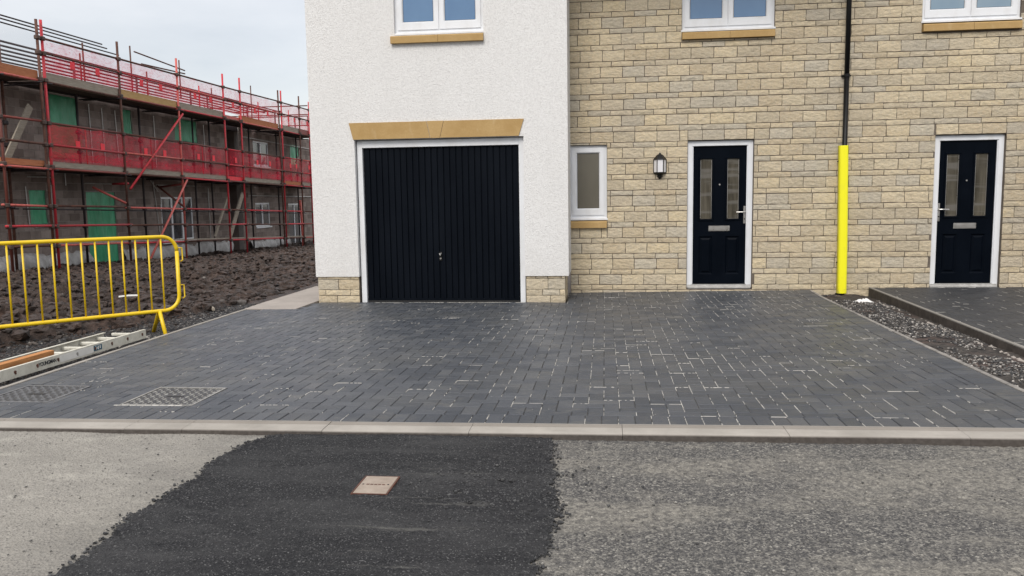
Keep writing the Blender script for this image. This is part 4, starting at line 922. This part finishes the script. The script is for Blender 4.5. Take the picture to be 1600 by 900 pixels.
V, F = mud_patch(-11.5, -5.7, -7.2, 4, .026); mud = link('mud', npmesh('mud', V, F, False), M_mud, kind='structure')
V, F = mud_patch(-17.2, -5.99, 4, 34, .075); link('mud', npmesh('mud_far', V, F, True), M_mud, mud)
nx, ny = 90, 130; X, Y = np.meshgrid(np.linspace(-17.2, -11.5, nx), np.linspace(-7.2, 4, ny)); i = np.arange(X.size).reshape(X.shape)
link('mud', npmesh('mud_side', np.stack([X, Y, mudz(X, Y)], -1).reshape(-1, 3), np.stack([i[:-1,:-1], i[:-1,1:], i[1:,1:], i[1:,:-1]], -1).reshape(-1, 4), True), M_mud, mud)
m = MB(); m.add([(-60,-7.2,-.4),(-17.2,-7.2,-.4),(-17.2,34,-.9),(-60,34,-.9)], [(0,1,2,3)]); m.add([(-60,34,-.9),(-6,34,-.9),(-6,90,-1.),(-60,90,-1.)], [(0,1,2,3)]); link('mud', m.mesh('mud_outer', fix=False), M_mud, mud)
n = 16000; y = RNG.uniform(-7.1, -1.2, n); xe = xl(y)-.055; d = RNG.random(n)**1.3*1.5; x = xe-d; k_ = d < np.interp(y, [-8, -4.5, -3.6, -2.8, -1.9, -.9], [1.8, 1.5, 1.1, .62, .36, .2]); x, y = x[k_], y[k_]
scatter('chippings', np.stack([x, y, mudz(x, y)+.003], 1), RNG.uniform(.005, .017, len(x)), M_chip, mud, True, kind='stuff')
n = 2600; y = -7+RNG.random(n)**1.5*22; x = -6.1-RNG.random(n)*8; z = mudz(x, y)
scatter('soil_clods', np.stack([x, y, z+.01], 1), RNG.uniform(.012, .05, n), stone_mat('soil_clod', [(0, (.022,.017,.015)), (.7, (.055,.043,.037)), (.93, (.12,.10,.088)), (1, (.34,.31,.28))]), mud, True, kind='stuff')
n = 15000; r_n = RNG.random(n); y = -7+r_n**1.25*31; x = -5.9-RNG.random(n)*np.interp(y, [-7, 4, 24], [7, 10.5, 10.5]); xe = xl(np.clip(y,-7.2,-1.0)); d = xe-x
k_ = d > np.interp(y, [-8, -4.5, -3.6, -2.8, -1.9, -.9, 3], [1.8, 1.5, 1.1, .6, .4, .3, .25]); x, y = x[k_], y[k_]
scatter('mud_clods', np.stack([x, y, mudz(x, y)+.012], 1), RNG.uniform(.025, .095, len(x)), M_mud, mud, True, .75, kind='stuff')
def litter(name, p1, p2, w, h, mat, label, cat):
    p1, p2 = Vector(p1), Vector(p2); d = (p2-p1).normalized(); t = d.cross(Vector((0,0,1))).normalized(); m = MB(); md = (p1+p2)/2+Vector((0,0,h*.35))
    vs = []
    for p in (p1, md, p2):
        for a, b in ((-1,0),(1,0),(.8,1),(-.8,1)): vs.append((p+t*a*w/2+Vector((0,0,b*h)))[:])
    fs = [(0,1,2,3),(11,10,9,8)]
    for k in range(2):
        for i in range(4): fs.append((4*k+i, 4*k+4+i, 4*k+4+(i+1) % 4, 4*k+(i+1) % 4))
    m.add(vs, fs); link(name, m.mesh(name), mat, None, label, cat)
litter('plastic_strip', (-8.02,-1.2,.02), (-7.78,-1.12,.03), .035, .02, M_stick, 'short white plastic strip lying on the churned mud behind the barrier', 'plastic strip')
litter('timber_offcut', (-6.42,-1.72,-.05), (-6.22,-1.98,-.06), .03, .03, M_wgrey, 'small pale stick on the chippings by the edge of the paving', 'stick')
litter('white_offcut', (-7.45,-4.78,-.06), (-7.05,-4.80,-.06), .06, .035, M_stick, 'white offcut at the left edge of the picture under the barrier', 'offcut')
_bv, _bf = _ico()
for k_, (x_, y_, r_s) in enumerate(((-6.22,-1.18,.10), (-6.42,-1.35,.06), (-6.75,-2.2,.07), (-6.55,-2.45,.05), (-7.4,-3.2,.06))):
    rr = random.Random(k_+40); m = MB(); zz = float(mudz(np.array([x_]), np.array([y_]))[0])
    m.add([(x_+a*r_s*rr.uniform(.8,1.2), y_+b*r_s*rr.uniform(.8,1.2), zz+r_s*.25+c_*r_s*.6*rr.uniform(.8,1.2)) for a, b, c_ in _bv], [tuple(int(q_) for q_ in f_) for f_ in _bf])
    link('rock', m.mesh('rock', smooth=False), M_rock, None, ('largest rounded rock at the corner of the pale path', 'small rock just left of the largest one by the pale path', 'middling rock on the chippings beyond the barrier foot', 'smallest rock near the paving edge beyond the barrier foot', 'rock at the foot of the mud bank behind the ladder')[k_], 'rock', 'rocks along the foot of the mud bank')
# ------------------------------------------------------------------ yellow crowd barrier
bar = thing('crowd_barrier', 'yellow tubular steel crowd barrier standing on the mud beside the paving', 'barrier', (-6.5, -4.2, -.08))
A = Vector((-5.80, -3.40, 0)) + Vector((-.667, -.745, 0))*.088; dirv = Vector((-.667, -.745, 0)); 
def BP(s, z): return A + dirv*s + Vector((0, 0, z))
LB = 2.3; rc = .16; zt, zb = .972, .165; pts = []
corners = [((rc, zt-rc), (math.pi/2, math.pi))]
def arc(cs, cz, a0, a1): return [(cs+rc*math.cos(a0+(a1-a0)*k/7), cz+rc*math.sin(a0+(a1-a0)*k/7)) for k in range(8)]
loop = arc(rc, zt-rc, math.pi, math.pi/2) + arc(LB-rc, zt-rc, math.pi/2, 0) + arc(LB-rc, zb+rc, 0, -math.pi/2) + arc(rc, zb+rc, -math.pi/2, -math.pi); loop.append(loop[0])
m = MB(); m.path([BP(s, z) for s, z in loop], .0205, 12); part('frame', m, M_yel, bar, smooth=True)
for k in range(16):
    s = .165+k*.1315; m = MB(); m.tube(BP(s, zb), BP(s, zt), .0092, 8); part('bar', m, M_yel, bar, smooth=True)
nrm = Vector((dirv.y, -dirv.x, 0))
for s in (.205, LB-.205):
    m = MB(); z0_ = float(mudz(np.array([BP(s,0).x]), np.array([BP(s,0).y]))[0]); fz = -.09
    m.path([BP(s+.03, fz)+nrm*-.20, BP(s+.02, zb-.015)+nrm*-.02, BP(s, zb)], .021, 10); m.path([BP(s+.03, fz)+nrm*.20, BP(s+.02, zb-.015)+nrm*.02, BP(s, zb)], .021, 10); part('foot', m, M_yel, bar, smooth=True)
for zc in (.77, .36):
    m = MB(); m.path([BP(.0, zc+.075), BP(-.055, zc+.072), BP(-.06, zc-.062), BP(-.035, zc-.078)], .008, 8); part('hook', m, M_yel, bar, smooth=True)
# ------------------------------------------------------------------ ladder and plank
lad = thing('ladder', 'pale dirty ladder lying flat on the chippings beside the paving', 'ladder', (-6.1, -5.3, -.06))
for xx, ya, yb in ((-5.93, -6.95, -4.045), (-6.27, -6.95, -4.255)):
    m = MB(); s = 1 if xx > -6 else -1; m.prism([(xx-.0*s, -.058), (xx, .032), (xx-.03*s, .032), (xx-.03*s, .026), (xx-.006*s, .026), (xx-.006*s, -.052), (xx-.03*s, -.052), (xx-.03*s, -.058)], 'y', 0, 1)
    m.v = [(x, ya+(yb-ya)*0 if y == 0 else yb, z) for x, y, z in m.v]; m.v = [(x, y+ (0), z) for x, y, z in m.v]
    # prism 'y' maps (x,z); first ring y=ya second y=yb
    part('stile', m, M_lad, lad)
for k in range(-3, 8):
    y = -5.95+.262*k
    m = MB(); m.cbox(-6.262, -5.938, y-.016, y+.016, -.024, .004, .004); part('rung', m, M_lad, lad)
    m = MB(); m.tube((-5.931, y, -.008), (-5.9255, y, -.008), .013, 10); m.box(-5.9295, -5.9265, y-.004, y+.012, -.028, -.008); part('rivet', m, M_rust if k != 3 else M_galv, lad)
m = MB(); m.box(-5.9295, -5.9280, -5.40, -4.93, -.042, .020); part('sticker', m, M_stick, lad)
m = MB(); m.box(-5.9297, -5.9275, -4.92, -4.80, -.034, .016); lg = part('logo', m, M_blue, lad)
for (a, b, c_, d_) in ((-4.90,-4.885,-.026,.008),(-4.865,-4.85,-.026,.008),(-4.885,-4.865,-.014,-.006),(-4.835,-4.82,-.02,.010)):
    m = MB(); m.box(-5.9280, -5.9270, a, b, c_, d_); part('logo_mark', m, M_stick, lg)
fc = bpy.data.curves.new('lettering', 'FONT'); fc.body = 'YOUNGMAN'; fc.size = .046; fc.extrude = .0006; fc.offset = .0012; fc.space_character = .9
fo = bpy.data.objects.new('lettering', fc); dg = bpy.context.evaluated_depsgraph_get(); fm = bpy.data.meshes.new_from_object(fo.evaluated_get(dg)); bpy.data.objects.remove(fo)
w_ = max(v.co.x for v in fm.vertices) if len(fm.vertices) else 1
for v in fm.vertices: x, y, z = v.co; v.co = (-5.9285+z+6.1, -5.672+x/w_*.222+5.3, -.024+y+.06)
fm.materials.clear(); link('lettering', fm, M_ink, lad)
pa, pb = Vector((-6.075, -6.75, .006)), Vector((-6.075, -5.32, .006)); m = MB()
m.cbox(-.038, .038, 0, (pb-pa).length, 0, .048, .003); a = math.atan2(-(pb.x-pa.x), pb.y-pa.y)
m.v = [(pa.x+x*math.cos(a)-y*math.sin(a), pa.y+x*math.sin(a)+y*math.cos(a), pa.z+z) for x, y, z in m.v]
link('plank', m.mesh('plank'), M_plank, None, 'orange brown timber plank resting on the rungs of the ladder', 'plank')
# ------------------------------------------------------------------ unfinished houses on the left
XW, XS, XI = -17.0, -15.7, -16.6
ua = thing('unfinished_house', 'grey block house shell with green sheeted openings behind the scaffolding', 'house', (XW, 12, -.6), 'unfinished block houses behind the scaffolding')
ub = thing('unfinished_house', 'farther grey block house shell with white windows beyond the dark gap', 'house', (XW, 25, -.9), 'unfinished block houses behind the scaffolding')
def swap(mb, xw=XW):   # wall built in y-plane (u, depth, z) -> plane x: u becomes y, outside faces +x
    mb.v = [(xw-d, u, z) for u, d, z in mb.v]; return mb
openA = [('g', 10.19, 11.46, 3.66, 4.52), ('g', 13.74, 14.30, 3.66, 4.45), ('g', 17.05, 18.75, 3.66, 4.48), ('g', 9.06, 9.76, .80, 1.76), ('g', 11.55, 13.05, -.60, 1.72), ('w', 15.8, 18.05, -.06, 1.56)]
openB = [('w', 23.8, 25.5, 2.98, 4.10), ('g', 28.2, 29.4, 3.2, 4.2), ('w', 23.75, 25.35, .20, 1.29), ('d', 27.65, 29.3, -1.05, 1.23)]
bw_, bh_ = .4375, .2245
bmv = MB(); bmv.cbox(-.2138, .2138, 0, .09, 0, .2145, .003); bmesh_ = swap(bmv, 0).mesh('concrete_block'); bmesh_.materials.append(M_block)
for par, y0_, y1_, z0_, ops, cap in ((ua, 4.6, 21.25, -1.3, openA, 296), (ub, 22.4, 33, -1.5, openB, 296)):
    hl = [o[1:] for o in ops]
    part('mortar_joints', swap(slab_wall(y0_, y1_, z0_, 4.62, .009, .22, hl)), M_bmort, par)
    m = MB(); m.box(XW-8, XW-.221, y0_, y0_+.2, z0_, 4.6); m.box(XW-8, XW-.221, y1_-.2, y1_, z0_, 4.6); m.box(XW-8.2, XW-8.01, y0_, y1_, z0_, 4.6); m.box(XW-7.99, XW-.222, y0_+.21, y1_-.21, 2.2, 2.4); m.box(XW-7.99, XW-.222, y0_+.21, y1_-.21, 4.3, 4.4); part('inner_shell', m, M_block, par)
    lst = []
    for k in range(28):
        zb_ = -1.40+k*bh_; off = (.5*bw_ if k % 2 else 0); u = y0_-off
        while u < y1_:
            for r in rect_sub((max(u, y0_), min(u+bw_, y1_), zb_, min(zb_+bh_, 4.6)), hl, .05):
                if r[3] > -1.: lst.append(r)
            u += bw_
    lst = [(a+.004, b-.004, c_+.004, d_-.004) for a, b, c_, d_ in lst if b-a > .06 and d_-c_ > .05]; lst.sort(key=lambda r: (r[0]-CAM.y)**2+(r[2]-1)**2*.3)
    J = MB(); rn = []; cnt = 0
    for a, b, c_, d_ in lst:
        ux, uy = seen_px(XW, (a+b)/2, (c_+d_)/2)
        dd = random.uniform(-.002,.002)
        if cnt < cap and ux > -12 and ux < 492 and b-a > .15:
            o = link('concrete_block', bmesh_, None, par, loc=(dd, (a+b)/2-par.location.y, c_-par.location.z)); o.scale = (1, (b-a)/.4276, (d_-c_)/.2145); cnt += 1
        else:
            n0 = len(J.f); v = [(XW-d+dd-par.location.x, u-par.location.y, z-par.location.z) for u, d, z in [(a,0,c_),(b,0,c_),(b,0,d_),(a,0,d_),(a,.02,c_),(b,.02,c_),(b,.02,d_),(a,.02,d_)]]; J.add(v, [(0,1,2,3),(0,4,5,1),(1,5,6,2),(2,6,7,3),(3,7,4,0)]); rn += [random.random()]*5
    me = J.mesh('blocks', fix=False); set_rnd(me, rn); link('concrete_block', me, M_block, par, kind='stuff')
    for (kd, a, b, c_, d_) in ops:
        if kd == 'g':
            m = MB(); nx, nz = 9, 9; rr = random.Random(int(a*10))
            vs = [(XW-.03+.02*math.sin(i*1.9+j*.4)+rr.uniform(-.012,.012)-.0, a+.01+(b-a-.02)*i/(nx-1), c_+.01+(d_-c_-.02)*j/(nz-1)) for j in range(nz) for i in range(nx)]; n = len(vs); vs += [(x-.012, y, z) for x, y, z in vs]
            fs = []
            for j in range(nz-1):
                for i in range(nx-1): fs += [(j*nx+i, j*nx+i+1, (j+1)*nx+i+1, (j+1)*nx+i), (n+(j+1)*nx+i, n+(j+1)*nx+i+1, n+j*nx+i+1, n+j*nx+i)]
            m.add(vs, fs); sh = part('green_sheet', m, M_green, par, smooth=True)
            m = MB(); m.box(XW-.09, XW-.06, (a+b)/2-.03, (a+b)/2+.03, c_+.02, d_-.02); part('frame', m, M_pvc, sh)
        else:
            m = MB(); f = .07; n_l = 3 if (b-a) > 2 else 2
            for q in ((a,b,c_,c_+f),(a,b,d_-f,d_),(a,a+f,c_+f,d_-f),(b-f,b,c_+f,d_-f)): m.box(XW-.10, XW-.03, *q)
            for k in range(1, n_l): u = a+(b-a)*k/n_l; m.box(XW-.10, XW-.028, u-.05, u+.05, c_+f, d_-f)
            fr = part('window' if kd == 'w' else 'door_frame', m, M_pvc, par)
            m = MB(); 
            for k in range(n_l): m = MB(); m.box(XW-.075, XW-.06, a+(b-a)*k/n_l+.05, a+(b-a)*(k+1)/n_l-.05, c_+f-.01, d_-f+.01); part('pane', m, M_gsite, fr)
            if kd == 'w': m = MB(); m.box(XW-.09, XW+.06, a-.05, b+.05, c_-.07, c_-.002); part('sill', m, M_pvc, fr)
m = MB(); m.box(XW-1.7, XW-1.5, 21.252, 22.398, -1.3, 4.6); m.box(XW-1.49, XW-.05, 21.252, 22.398, 2.1, 2.3); m.box(XW-1.49, XW-.05, 21.252, 22.398, 4.4, 4.6); part('passage_light_blocker', m, M_dkt, ua)  # added end wall and caps, block light so the gap stays dark
# pale trims round openings and on the wall (plastic closers and battens)
def batten(y0, y1, z0, z1, par, w=.03, m_=None): 
    m = MB(); m.tube((XW+.03, y0, z0), (XW+.03, y1, z1), w, 4); part('batten', m, m_ or M_alu, par)
for a in ((8.9,8.95,1.85,.75), (9.95,9.9,1.9,.75), (9.0,9.95,2.12,2.12), (9.15,9.9,.72,.72), (11.5,13.1,1.98,1.98), (15.3,15.6,2.1,.0), (14.9,15.6,2.35,1.75), (15.5,18.2,1.98,1.98), (10.1,11.5,1.16+3.4,4.56), (11.95,11.98,4.4,2.6), (12.6,12.62,4.35,2.5), (13.3,13.35,4.35,2.7), (15.6,15.6,4.4,2.6), (19.2,19.2,4.4,2.6), (10.6,10.6,2.6,1.9), (19.3,19.3,1.9,-.1)): batten(*a, ua, .018)
for a in ((22.6,33,4.18,4.10), (23.0,33,1.62,1.55), (26.4,26.4,4.1,2.4)): batten(*a, ub, .022)
for j, (a, b, pr_) in enumerate(((10.15, 11.5, ua),)):    # chipboard panel below the first green opening
    m = MB(); m.box(XW+.006, XW+.03, 10.0, 11.5, 2.7, 3.64); part('board_panel', m, wood('osb_panel', (.20,.155,.10), (.30,.24,.16)), ua)
# polythene along the base
def poly(y0, y1, z0f, z1f, lab):
    nx, nz = max(8, int((y1-y0)/.12)), 9; rr = random.Random(int(y0*7)); vs = []
    for j in range(nz):
        t = j/(nz-1)
        for i in range(nx):
            y = y0+(y1-y0)*i/(nx-1); z0_, z1_ = z0f(y), z1f(y); b = math.sin(t*math.pi)*.16+.03+.05*math.sin(y*1.7)*t
            vs.append((XW+b+.05*math.sin(y*5+t*2)+.04*math.sin(y*11.3-t*4)+rr.uniform(-.015,.015), y, z0_+(z1_-z0_)*t+.03*math.sin(y*3.1)))
    m = MB(); m.add(vs, [(j*nx+i, j*nx+i+1, (j+1)*nx+i+1, (j+1)*nx+i) for j in range(nz-1) for i in range(nx-1)])
    o = link('plastic_sheet', m.mesh('plastic_sheet', smooth=True), M_poly, None, lab, 'plastic sheet', 'polythene sheets along the foot of the block walls'); o.modifiers.new('s', 'SOLIDIFY').thickness = .01
poly(7.2, 11.35, lambda y: -.72, lambda y: .02-.03*(y-8), 'whitish polythene sheet along the block wall left of the green door')
poly(13.2, 21.1, lambda y: -.9-.01*(y-13), lambda y: -.12-.02*(y-13), 'whitish polythene sheet along the block wall between green door and dark gap')
poly(22.7, 27.4, lambda y: -1.15, lambda y: -.42, 'short whitish polythene sheet at the foot of the farther block house')
# ------------------------------------------------------------------ scaffolding
sc = thing('scaffolding', 'red and rusty tube scaffolding with red netting along the unfinished block houses', 'scaffolding', (XS, 15, -.7))
def lz(z8, z24): return lambda y: z8+(z24-z8)*(y-8)/16
Zdeck2 = lambda y: 4.60; Zdeck1 = lz(2.36, 2.15); Zl1 = lz(1.33, .92); Zl2 = lz(.80, .32); Zl3 = lz(.28, -.32); Zr1, Zr2 = lz(3.50, 3.35), lz(2.93, 2.73)
Zt1, Zt2 = lz(5.66, 5.80), lz(5.28, 5.28)
poles = [(6.52,5.9,0), (8.08,6.09,1), (8.27,6.11,0), (11.62,6.17,1), (15.0,6.24,0), (18.42,6.22,0), (19.85,6.27,0), (23.75,6.28,1), (24.05,6.3,0), (26.25,6.32,1), (27.55,6.2,0), (29.0,6.2,0)]
levels = [Zl3, Zl2, Zl1, Zdeck1, Zr2, Zr1, Zdeck2, Zt2, Zt1]
for y, top, k in poles:
    m = MB(); zb_ = float(zg(y))-.06; lean = random.uniform(-.03,.03); m.tube((XS+lean, y, zb_), (XS, y+random.uniform(-.02,.02), top), .036, 8)
    if zb_ < 0: m.tube((XS+lean, y, zb_), (XS+lean, y, zb_+.12), .045, 8)
    o = part('pole', m, M_rust if k else M_red, sc, smooth=True)
    for lf in levels: z = lf(y)-.02; m = MB(); m.cbox(XS-.055, XS+.065, y-.065, y+.065, z-.06, z+.05, .02); part('coupler', m, M_coup, o)
for y in (7.85, 10.82, 14.05, 17.6, 18.9, 22.5, 25.5, 28):
    m = MB(); m.tube((XI, y, float(zg(y))-.05), (XI, y, 5.5), .036, 8); o = part('pole', m, M_dkt if y > 8 else M_rust, sc, smooth=True)
    for lf in levels[:7]: z = lf(y)-.02; m = MB(); m.cbox(XI-.06, XI+.06, y-.07, y+.07, z-.06, z+.05, .02); part('coupler', m, M_dkt, o)
py = [p[0] for p in poles]; bays = [(6.52,8.08),(8.27,11.62),(11.62,15.0),(15.0,18.42),(18.42,19.85),(19.85,23.75),(24.05,26.25),(26.25,29.0)]
for bi, (a, b) in enumerate(bays):
    for li, lf in enumerate((Zl3, Zl2, Zl1, Zr2, Zr1, Zt2, Zt1, lambda y: Zdeck1(y)-.06, lambda y: Zdeck2(y)-.05)):
        if bi == 0 and li in (5, 6): continue
        m = MB(); e = .12; xx = XS+.028 if li % 2 else XS-.028; m.tube((xx, a-e, lf(a)-.01), (xx, b+e, lf(b)-.01+random.uniform(-.02,.02)), .031, 8); part('ledger', m, M_rust if (li == 6 or (li+bi) % 3 == 0) else M_red, sc, smooth=True)
    for lf in (Zdeck1, Zdeck2, Zl1):
        m = MB(); m.tube((XI, a, lf(a)-.08), (XI, b, lf(b)-.08), .024, 6); part('ledger', m, M_dkt, sc, smooth=True)
    for lf in (Zdeck1, Zdeck2):
        for yy in (a+.1, b-.1):
            m = MB(); m.tube((XW+.02, yy, lf(yy)-.105), (XS+.12, yy, lf(yy)-.105), .022, 6); part('transom', m, M_dkt, sc, smooth=True)
        for k in range(5):
            x0 = XW+.06+k*.235; m = MB(); z = lf(a)-.03; z2 = lf(b)-.03
            m.add([(x0,a,z-.02),(x0+.225,a,z-.02),(x0+.225,b,z2-.02),(x0,b,z2-.02),(x0,a,z+.018),(x0+.225,a,z+.018),(x0+.225,b,z2+.018),(x0,b,z2+.018)], [(0,3,2,1),(4,5,6,7),(0,1,5,4),(1,2,6,5),(2,3,7,6),(3,0,4,7)]); part('scaffold_board', m, M_wdark if k < 4 else M_wgrey, sc)
    # low platform board
    if bi not in (0,):
        m = MB(); z, z2 = Zl3(a)+.03, Zl3(b)+.03; m.add([(XS-.26,a,z),(XS-.04,a,z),(XS-.04,b,z2),(XS-.26,b,z2),(XS-.26,a,z+.04),(XS-.04,a,z+.04),(XS-.04,b,z2+.04),(XS-.26,b,z2+.04)], [(0,3,2,1),(4,5,6,7),(0,1,5,4),(1,2,6,5),(2,3,7,6),(3,0,4,7)]); part('scaffold_board', m, M_wgrey, sc)
    # toe boards
    tm = [M_worg, M_wgrey, M_wyel, M_wgrey, M_red, M_worg, M_wgrey, M_red][bi]
    m = MB(); m.box(XS-.085, XS-.048, a-.02, b-.001, 4.535, 4.80 if bi != 4 else 4.7); part('toe_board', m, tm, sc, label='orange toe board' if tm is M_worg else None)
    m = MB(); tm2 = [M_worg, M_wgrey, M_wgrey, M_wgrey, M_tag, M_wgrey, M_worg, M_wgrey][bi]
    z, z2 = Zdeck1(a)-.02, Zdeck1(b)-.02; h2 = .15; x0, x1 = XS-.085, XS-.05; m.add([(x0,a,z),(x1,a,z),(x1,b-.002,z2),(x0,b-.002,z2),(x0,a,z+h2),(x1,a,z+h2),(x1,b-.002,z2+h2),(x0,b-.002,z2+h2)], [(0,3,2,1),(4,5,6,7),(0,1,5,4),(1,2,6,5),(2,3,7,6),(3,0,4,7)]); part('toe_board', m, tm2, sc)
    # netting
    def net(zlo, zhi, mat, name='debris_net'):
        xo = .03 if name == 'folded_net' else 0
        nx, nz = max(6, int((b-a)/.2)), 7; vs = []
        for j in range(nz):
            for i in range(nx):
                y = a+(b-a)*i/(nx-1); t = j/(nz-1); vs.append((XS-.008-xo+.03*math.sin(y*4.3+t*2)*math.sin(t*3.1)+.0, y, zlo(y)+(zhi(y)-zlo(y))*t - .05*math.sin(math.pi*((i*3/(nx-1)) % 1))*t*(1 if j == nz-1 else .6)))
        m = MB(); m.add(vs, [(j*nx+i, j*nx+i+1, (j+1)*nx+i+1, (j+1)*nx+i) for j in range(nz-1) for i in range(nx-1)]); return link(name, (lambda mb: (setattr(mb, 'v', [(x+15.7, y-15, z+.7) for x, y, z in mb.v]), mb.mesh(name, True, False))[1])(m), mat, sc)
    if bi > 0:
        nt_ = net(lambda y: 4.80, lambda y: Zt1(y)-.02, M_net); net(lambda y: Zdeck1(y)+.13, lambda y: Zr1(y)-.02, M_net); net(lambda y: 4.80, lambda y: 5.32, M_net, 'folded_net'); net(lambda y: Zdeck1(y)+.19, lambda y: Zdeck1(y)+.42, M_net, 'folded_net')
        for k in range(1, 3 if b-a > 2 else 2):
            yy = a+(b-a)*k/(3 if b-a > 2 else 2)
            for zc in (5.12, 2.98):
                m = MB(); m.box(XS+.03, XS+.042, yy-.09, yy+.09, zc-.10, zc+.10); m.v = [(x+15.7, y-15, z+.7) for x, y, z in m.v]; link('net_tag', m.mesh('net_tag'), M_tag, sc)
    else: net(lambda y: 4.8, lambda y: 5.75, M_pnet, 'mesh_guard')
    if b-a > 2:
        for yy, zt_ in (((a+b)/2, 5.55),):
            m = MB(); m.tube((XS-.1, yy, 4.55), (XS-.1, yy, zt_), .024, 8); part('guard_post', m, M_red, sc, smooth=True)
            m = MB(); m.tube((XS-.1, yy, Zdeck1(yy)), (XS-.1, yy, Zr1(yy)), .02, 8); part('guard_post', m, M_red, sc, smooth=True)
# purlin tubes beyond the deck and the long thin top rails
for k in range(6):
    x = -17.05-.44*k; m = MB(); m.tube((x, 5.5, 5.66), (x, 27.5, 5.72), .030, 6); part('ledger', m, M_dkt, sc, smooth=True)
for x, z, ye in ((-17.0, 6.31, 12.9), (-17.35, 6.33, 13.7), (-17.75, 6.35, 15.0)):
    m = MB(); m.tube((x, 5, z), (x, ye, z+.06), .022, 6); part('ledger', m, M_dkt, sc, smooth=True)
for (p1, p2) in (((-17.3, 15.2, 6.55), (-17.3, 18.6, 6.42)), ((-17.3, 15.6, 6.2), (-17.3, 18.6, 6.3)), ((XS+.03, 5.9, 5.95), (-16.8, 6.9, 6.0)), ((XS, 27.4, 6.0), (-21, 27.4, 6.0)), ((XS, 27.4, 5.5), (-21, 27.4, 5.5)), ((XS, 29, 5.75), (-21, 29, 5.75)), ((XS, 29, 5.2), (-21, 29, 5.2)), ((XS, 24.1, 5.4), (-18, 24.1, 5.4))):
    m = MB(); m.tube(p1, p2, .026, 8); part('ledger', m, M_rust, sc, smooth=True)
for (x, y, a, b) in ((-17.3, 18.2, 5.3, 6.75), (-17.3, 14.95, 4.6, 6.7), (-17.2, 24.3, 4.6, 6.6), (-19, 27.4, 4.6, 6.2), (-21, 27.4, 4.6, 6.2), (-17.2, 12.2, 4.6, 6.3), (-17.2, 20.5, 4.6, 6.0)):
    m = MB(); m.tube((x, y, a), (x, y, b), .026, 8); part('pole', m, M_rust, sc, smooth=True)
for (p1, p2) in (((XS+.06, 15.15, 4.39), (XS+.10, 11.65, 1.78)), ((XS+.06, 15.2, 2.15), (XS+.12, 12.3, -.6)), ((XS+.05, 15.1, 2.0), (XI, 15.1, 1.9)), ((XI, 14.9, 1.95), (XS, 15.0, 1.2)), ((XS+.02, 11.7, 1.95), (XS-.5, 11.7, 1.95)), ((XI+.2, 11.0, 1.85), (XS, 11.55, 1.35))):
    m = MB(); m.tube(p1, p2, .036, 8); part('brace', m, M_red, sc, smooth=True)
def leaning(p1, p2, w, mat, label, th=.04, name='leaning_board'):
    p1, p2 = Vector(p1), Vector(p2); d = (p2-p1); L_ = d.length; d.normalize(); s = Vector((1, 0, 0)); s = (s-d*s.dot(d)).normalized(); t = d.cross(s); m = MB()
    vs = [p + t*a*w/2 + s*b*th/2 for p in (p1, p2) for a, b in ((-1,-1),(1,-1),(1,1),(-1,1))]; m.add([v[:] for v in vs], [(0,1,2,3),(7,6,5,4),(0,4,5,1),(1,5,6,2),(2,6,7,3),(3,7,4,0)])
    link(name, m.mesh(name), mat, None, label, 'board', 'boards leaning in the scaffolding')
leaning((-16.2, 7.25, 2.45), (-16.2, 8.3, 3.93), .20, M_wgrey, 'grey board leaning on the first floor deck at the left edge of the scaffolding')
leaning((-15.95, 18.9, .02), (-16.05, 20.4, 1.68), .22, M_wgrey, 'wide pale board leaning over the dark gap between the block houses', .05)
leaning((-16.2, 18.1, .0), (-16.3, 19.6, 1.60), .12, M_wgrey, 'narrow board leaning left of the wide pale one by the dark gap', .05)
leaning((-15.8, 26.35, -.95), (-15.72, 25.95, 1.38), .10, M_red, 'red board leaning upright at the right end of the scaffolding', .08)
leaning((-16.1, 26.2, 2.25), (-16.2, 27.2, 3.5), .16, M_wgrey, 'grey board leaning on the first floor deck by the right end of the scaffolding')
# ------------------------------------------------------------------ houses across the road (mirrored in the glass)
opp = thing('facing_house', 'pale block of houses across the road behind the viewer', 'house', (0, -31, 0))
m = slab_wall(-22, 22, -.1, 5, 0, .3, [(x, x+1.2, z, z+1.2) for x in range(-20, 20, 4) for z in (1., 3.4)]); m.v = [(x, -31-y, z) for x, y, z in m.v]; part('wall', m, M_obrick, opp)
m = MB(); m.prism([(-30.6, 5.0), (-35, 7.6), (-35, 7.8), (-30.55, 5.15)], 'x', -22.3, 22.3); part('roof', m, M_roof, opp)
for x in range(-20, 20, 4):
    for z in (1., 3.4): m = MB(); m.box(x-.01, x+1.21, -31.16, -31.1, z-.01, z+1.21); part('window', m, M_gobs, opp)
print('objects', len(bpy.data.objects))
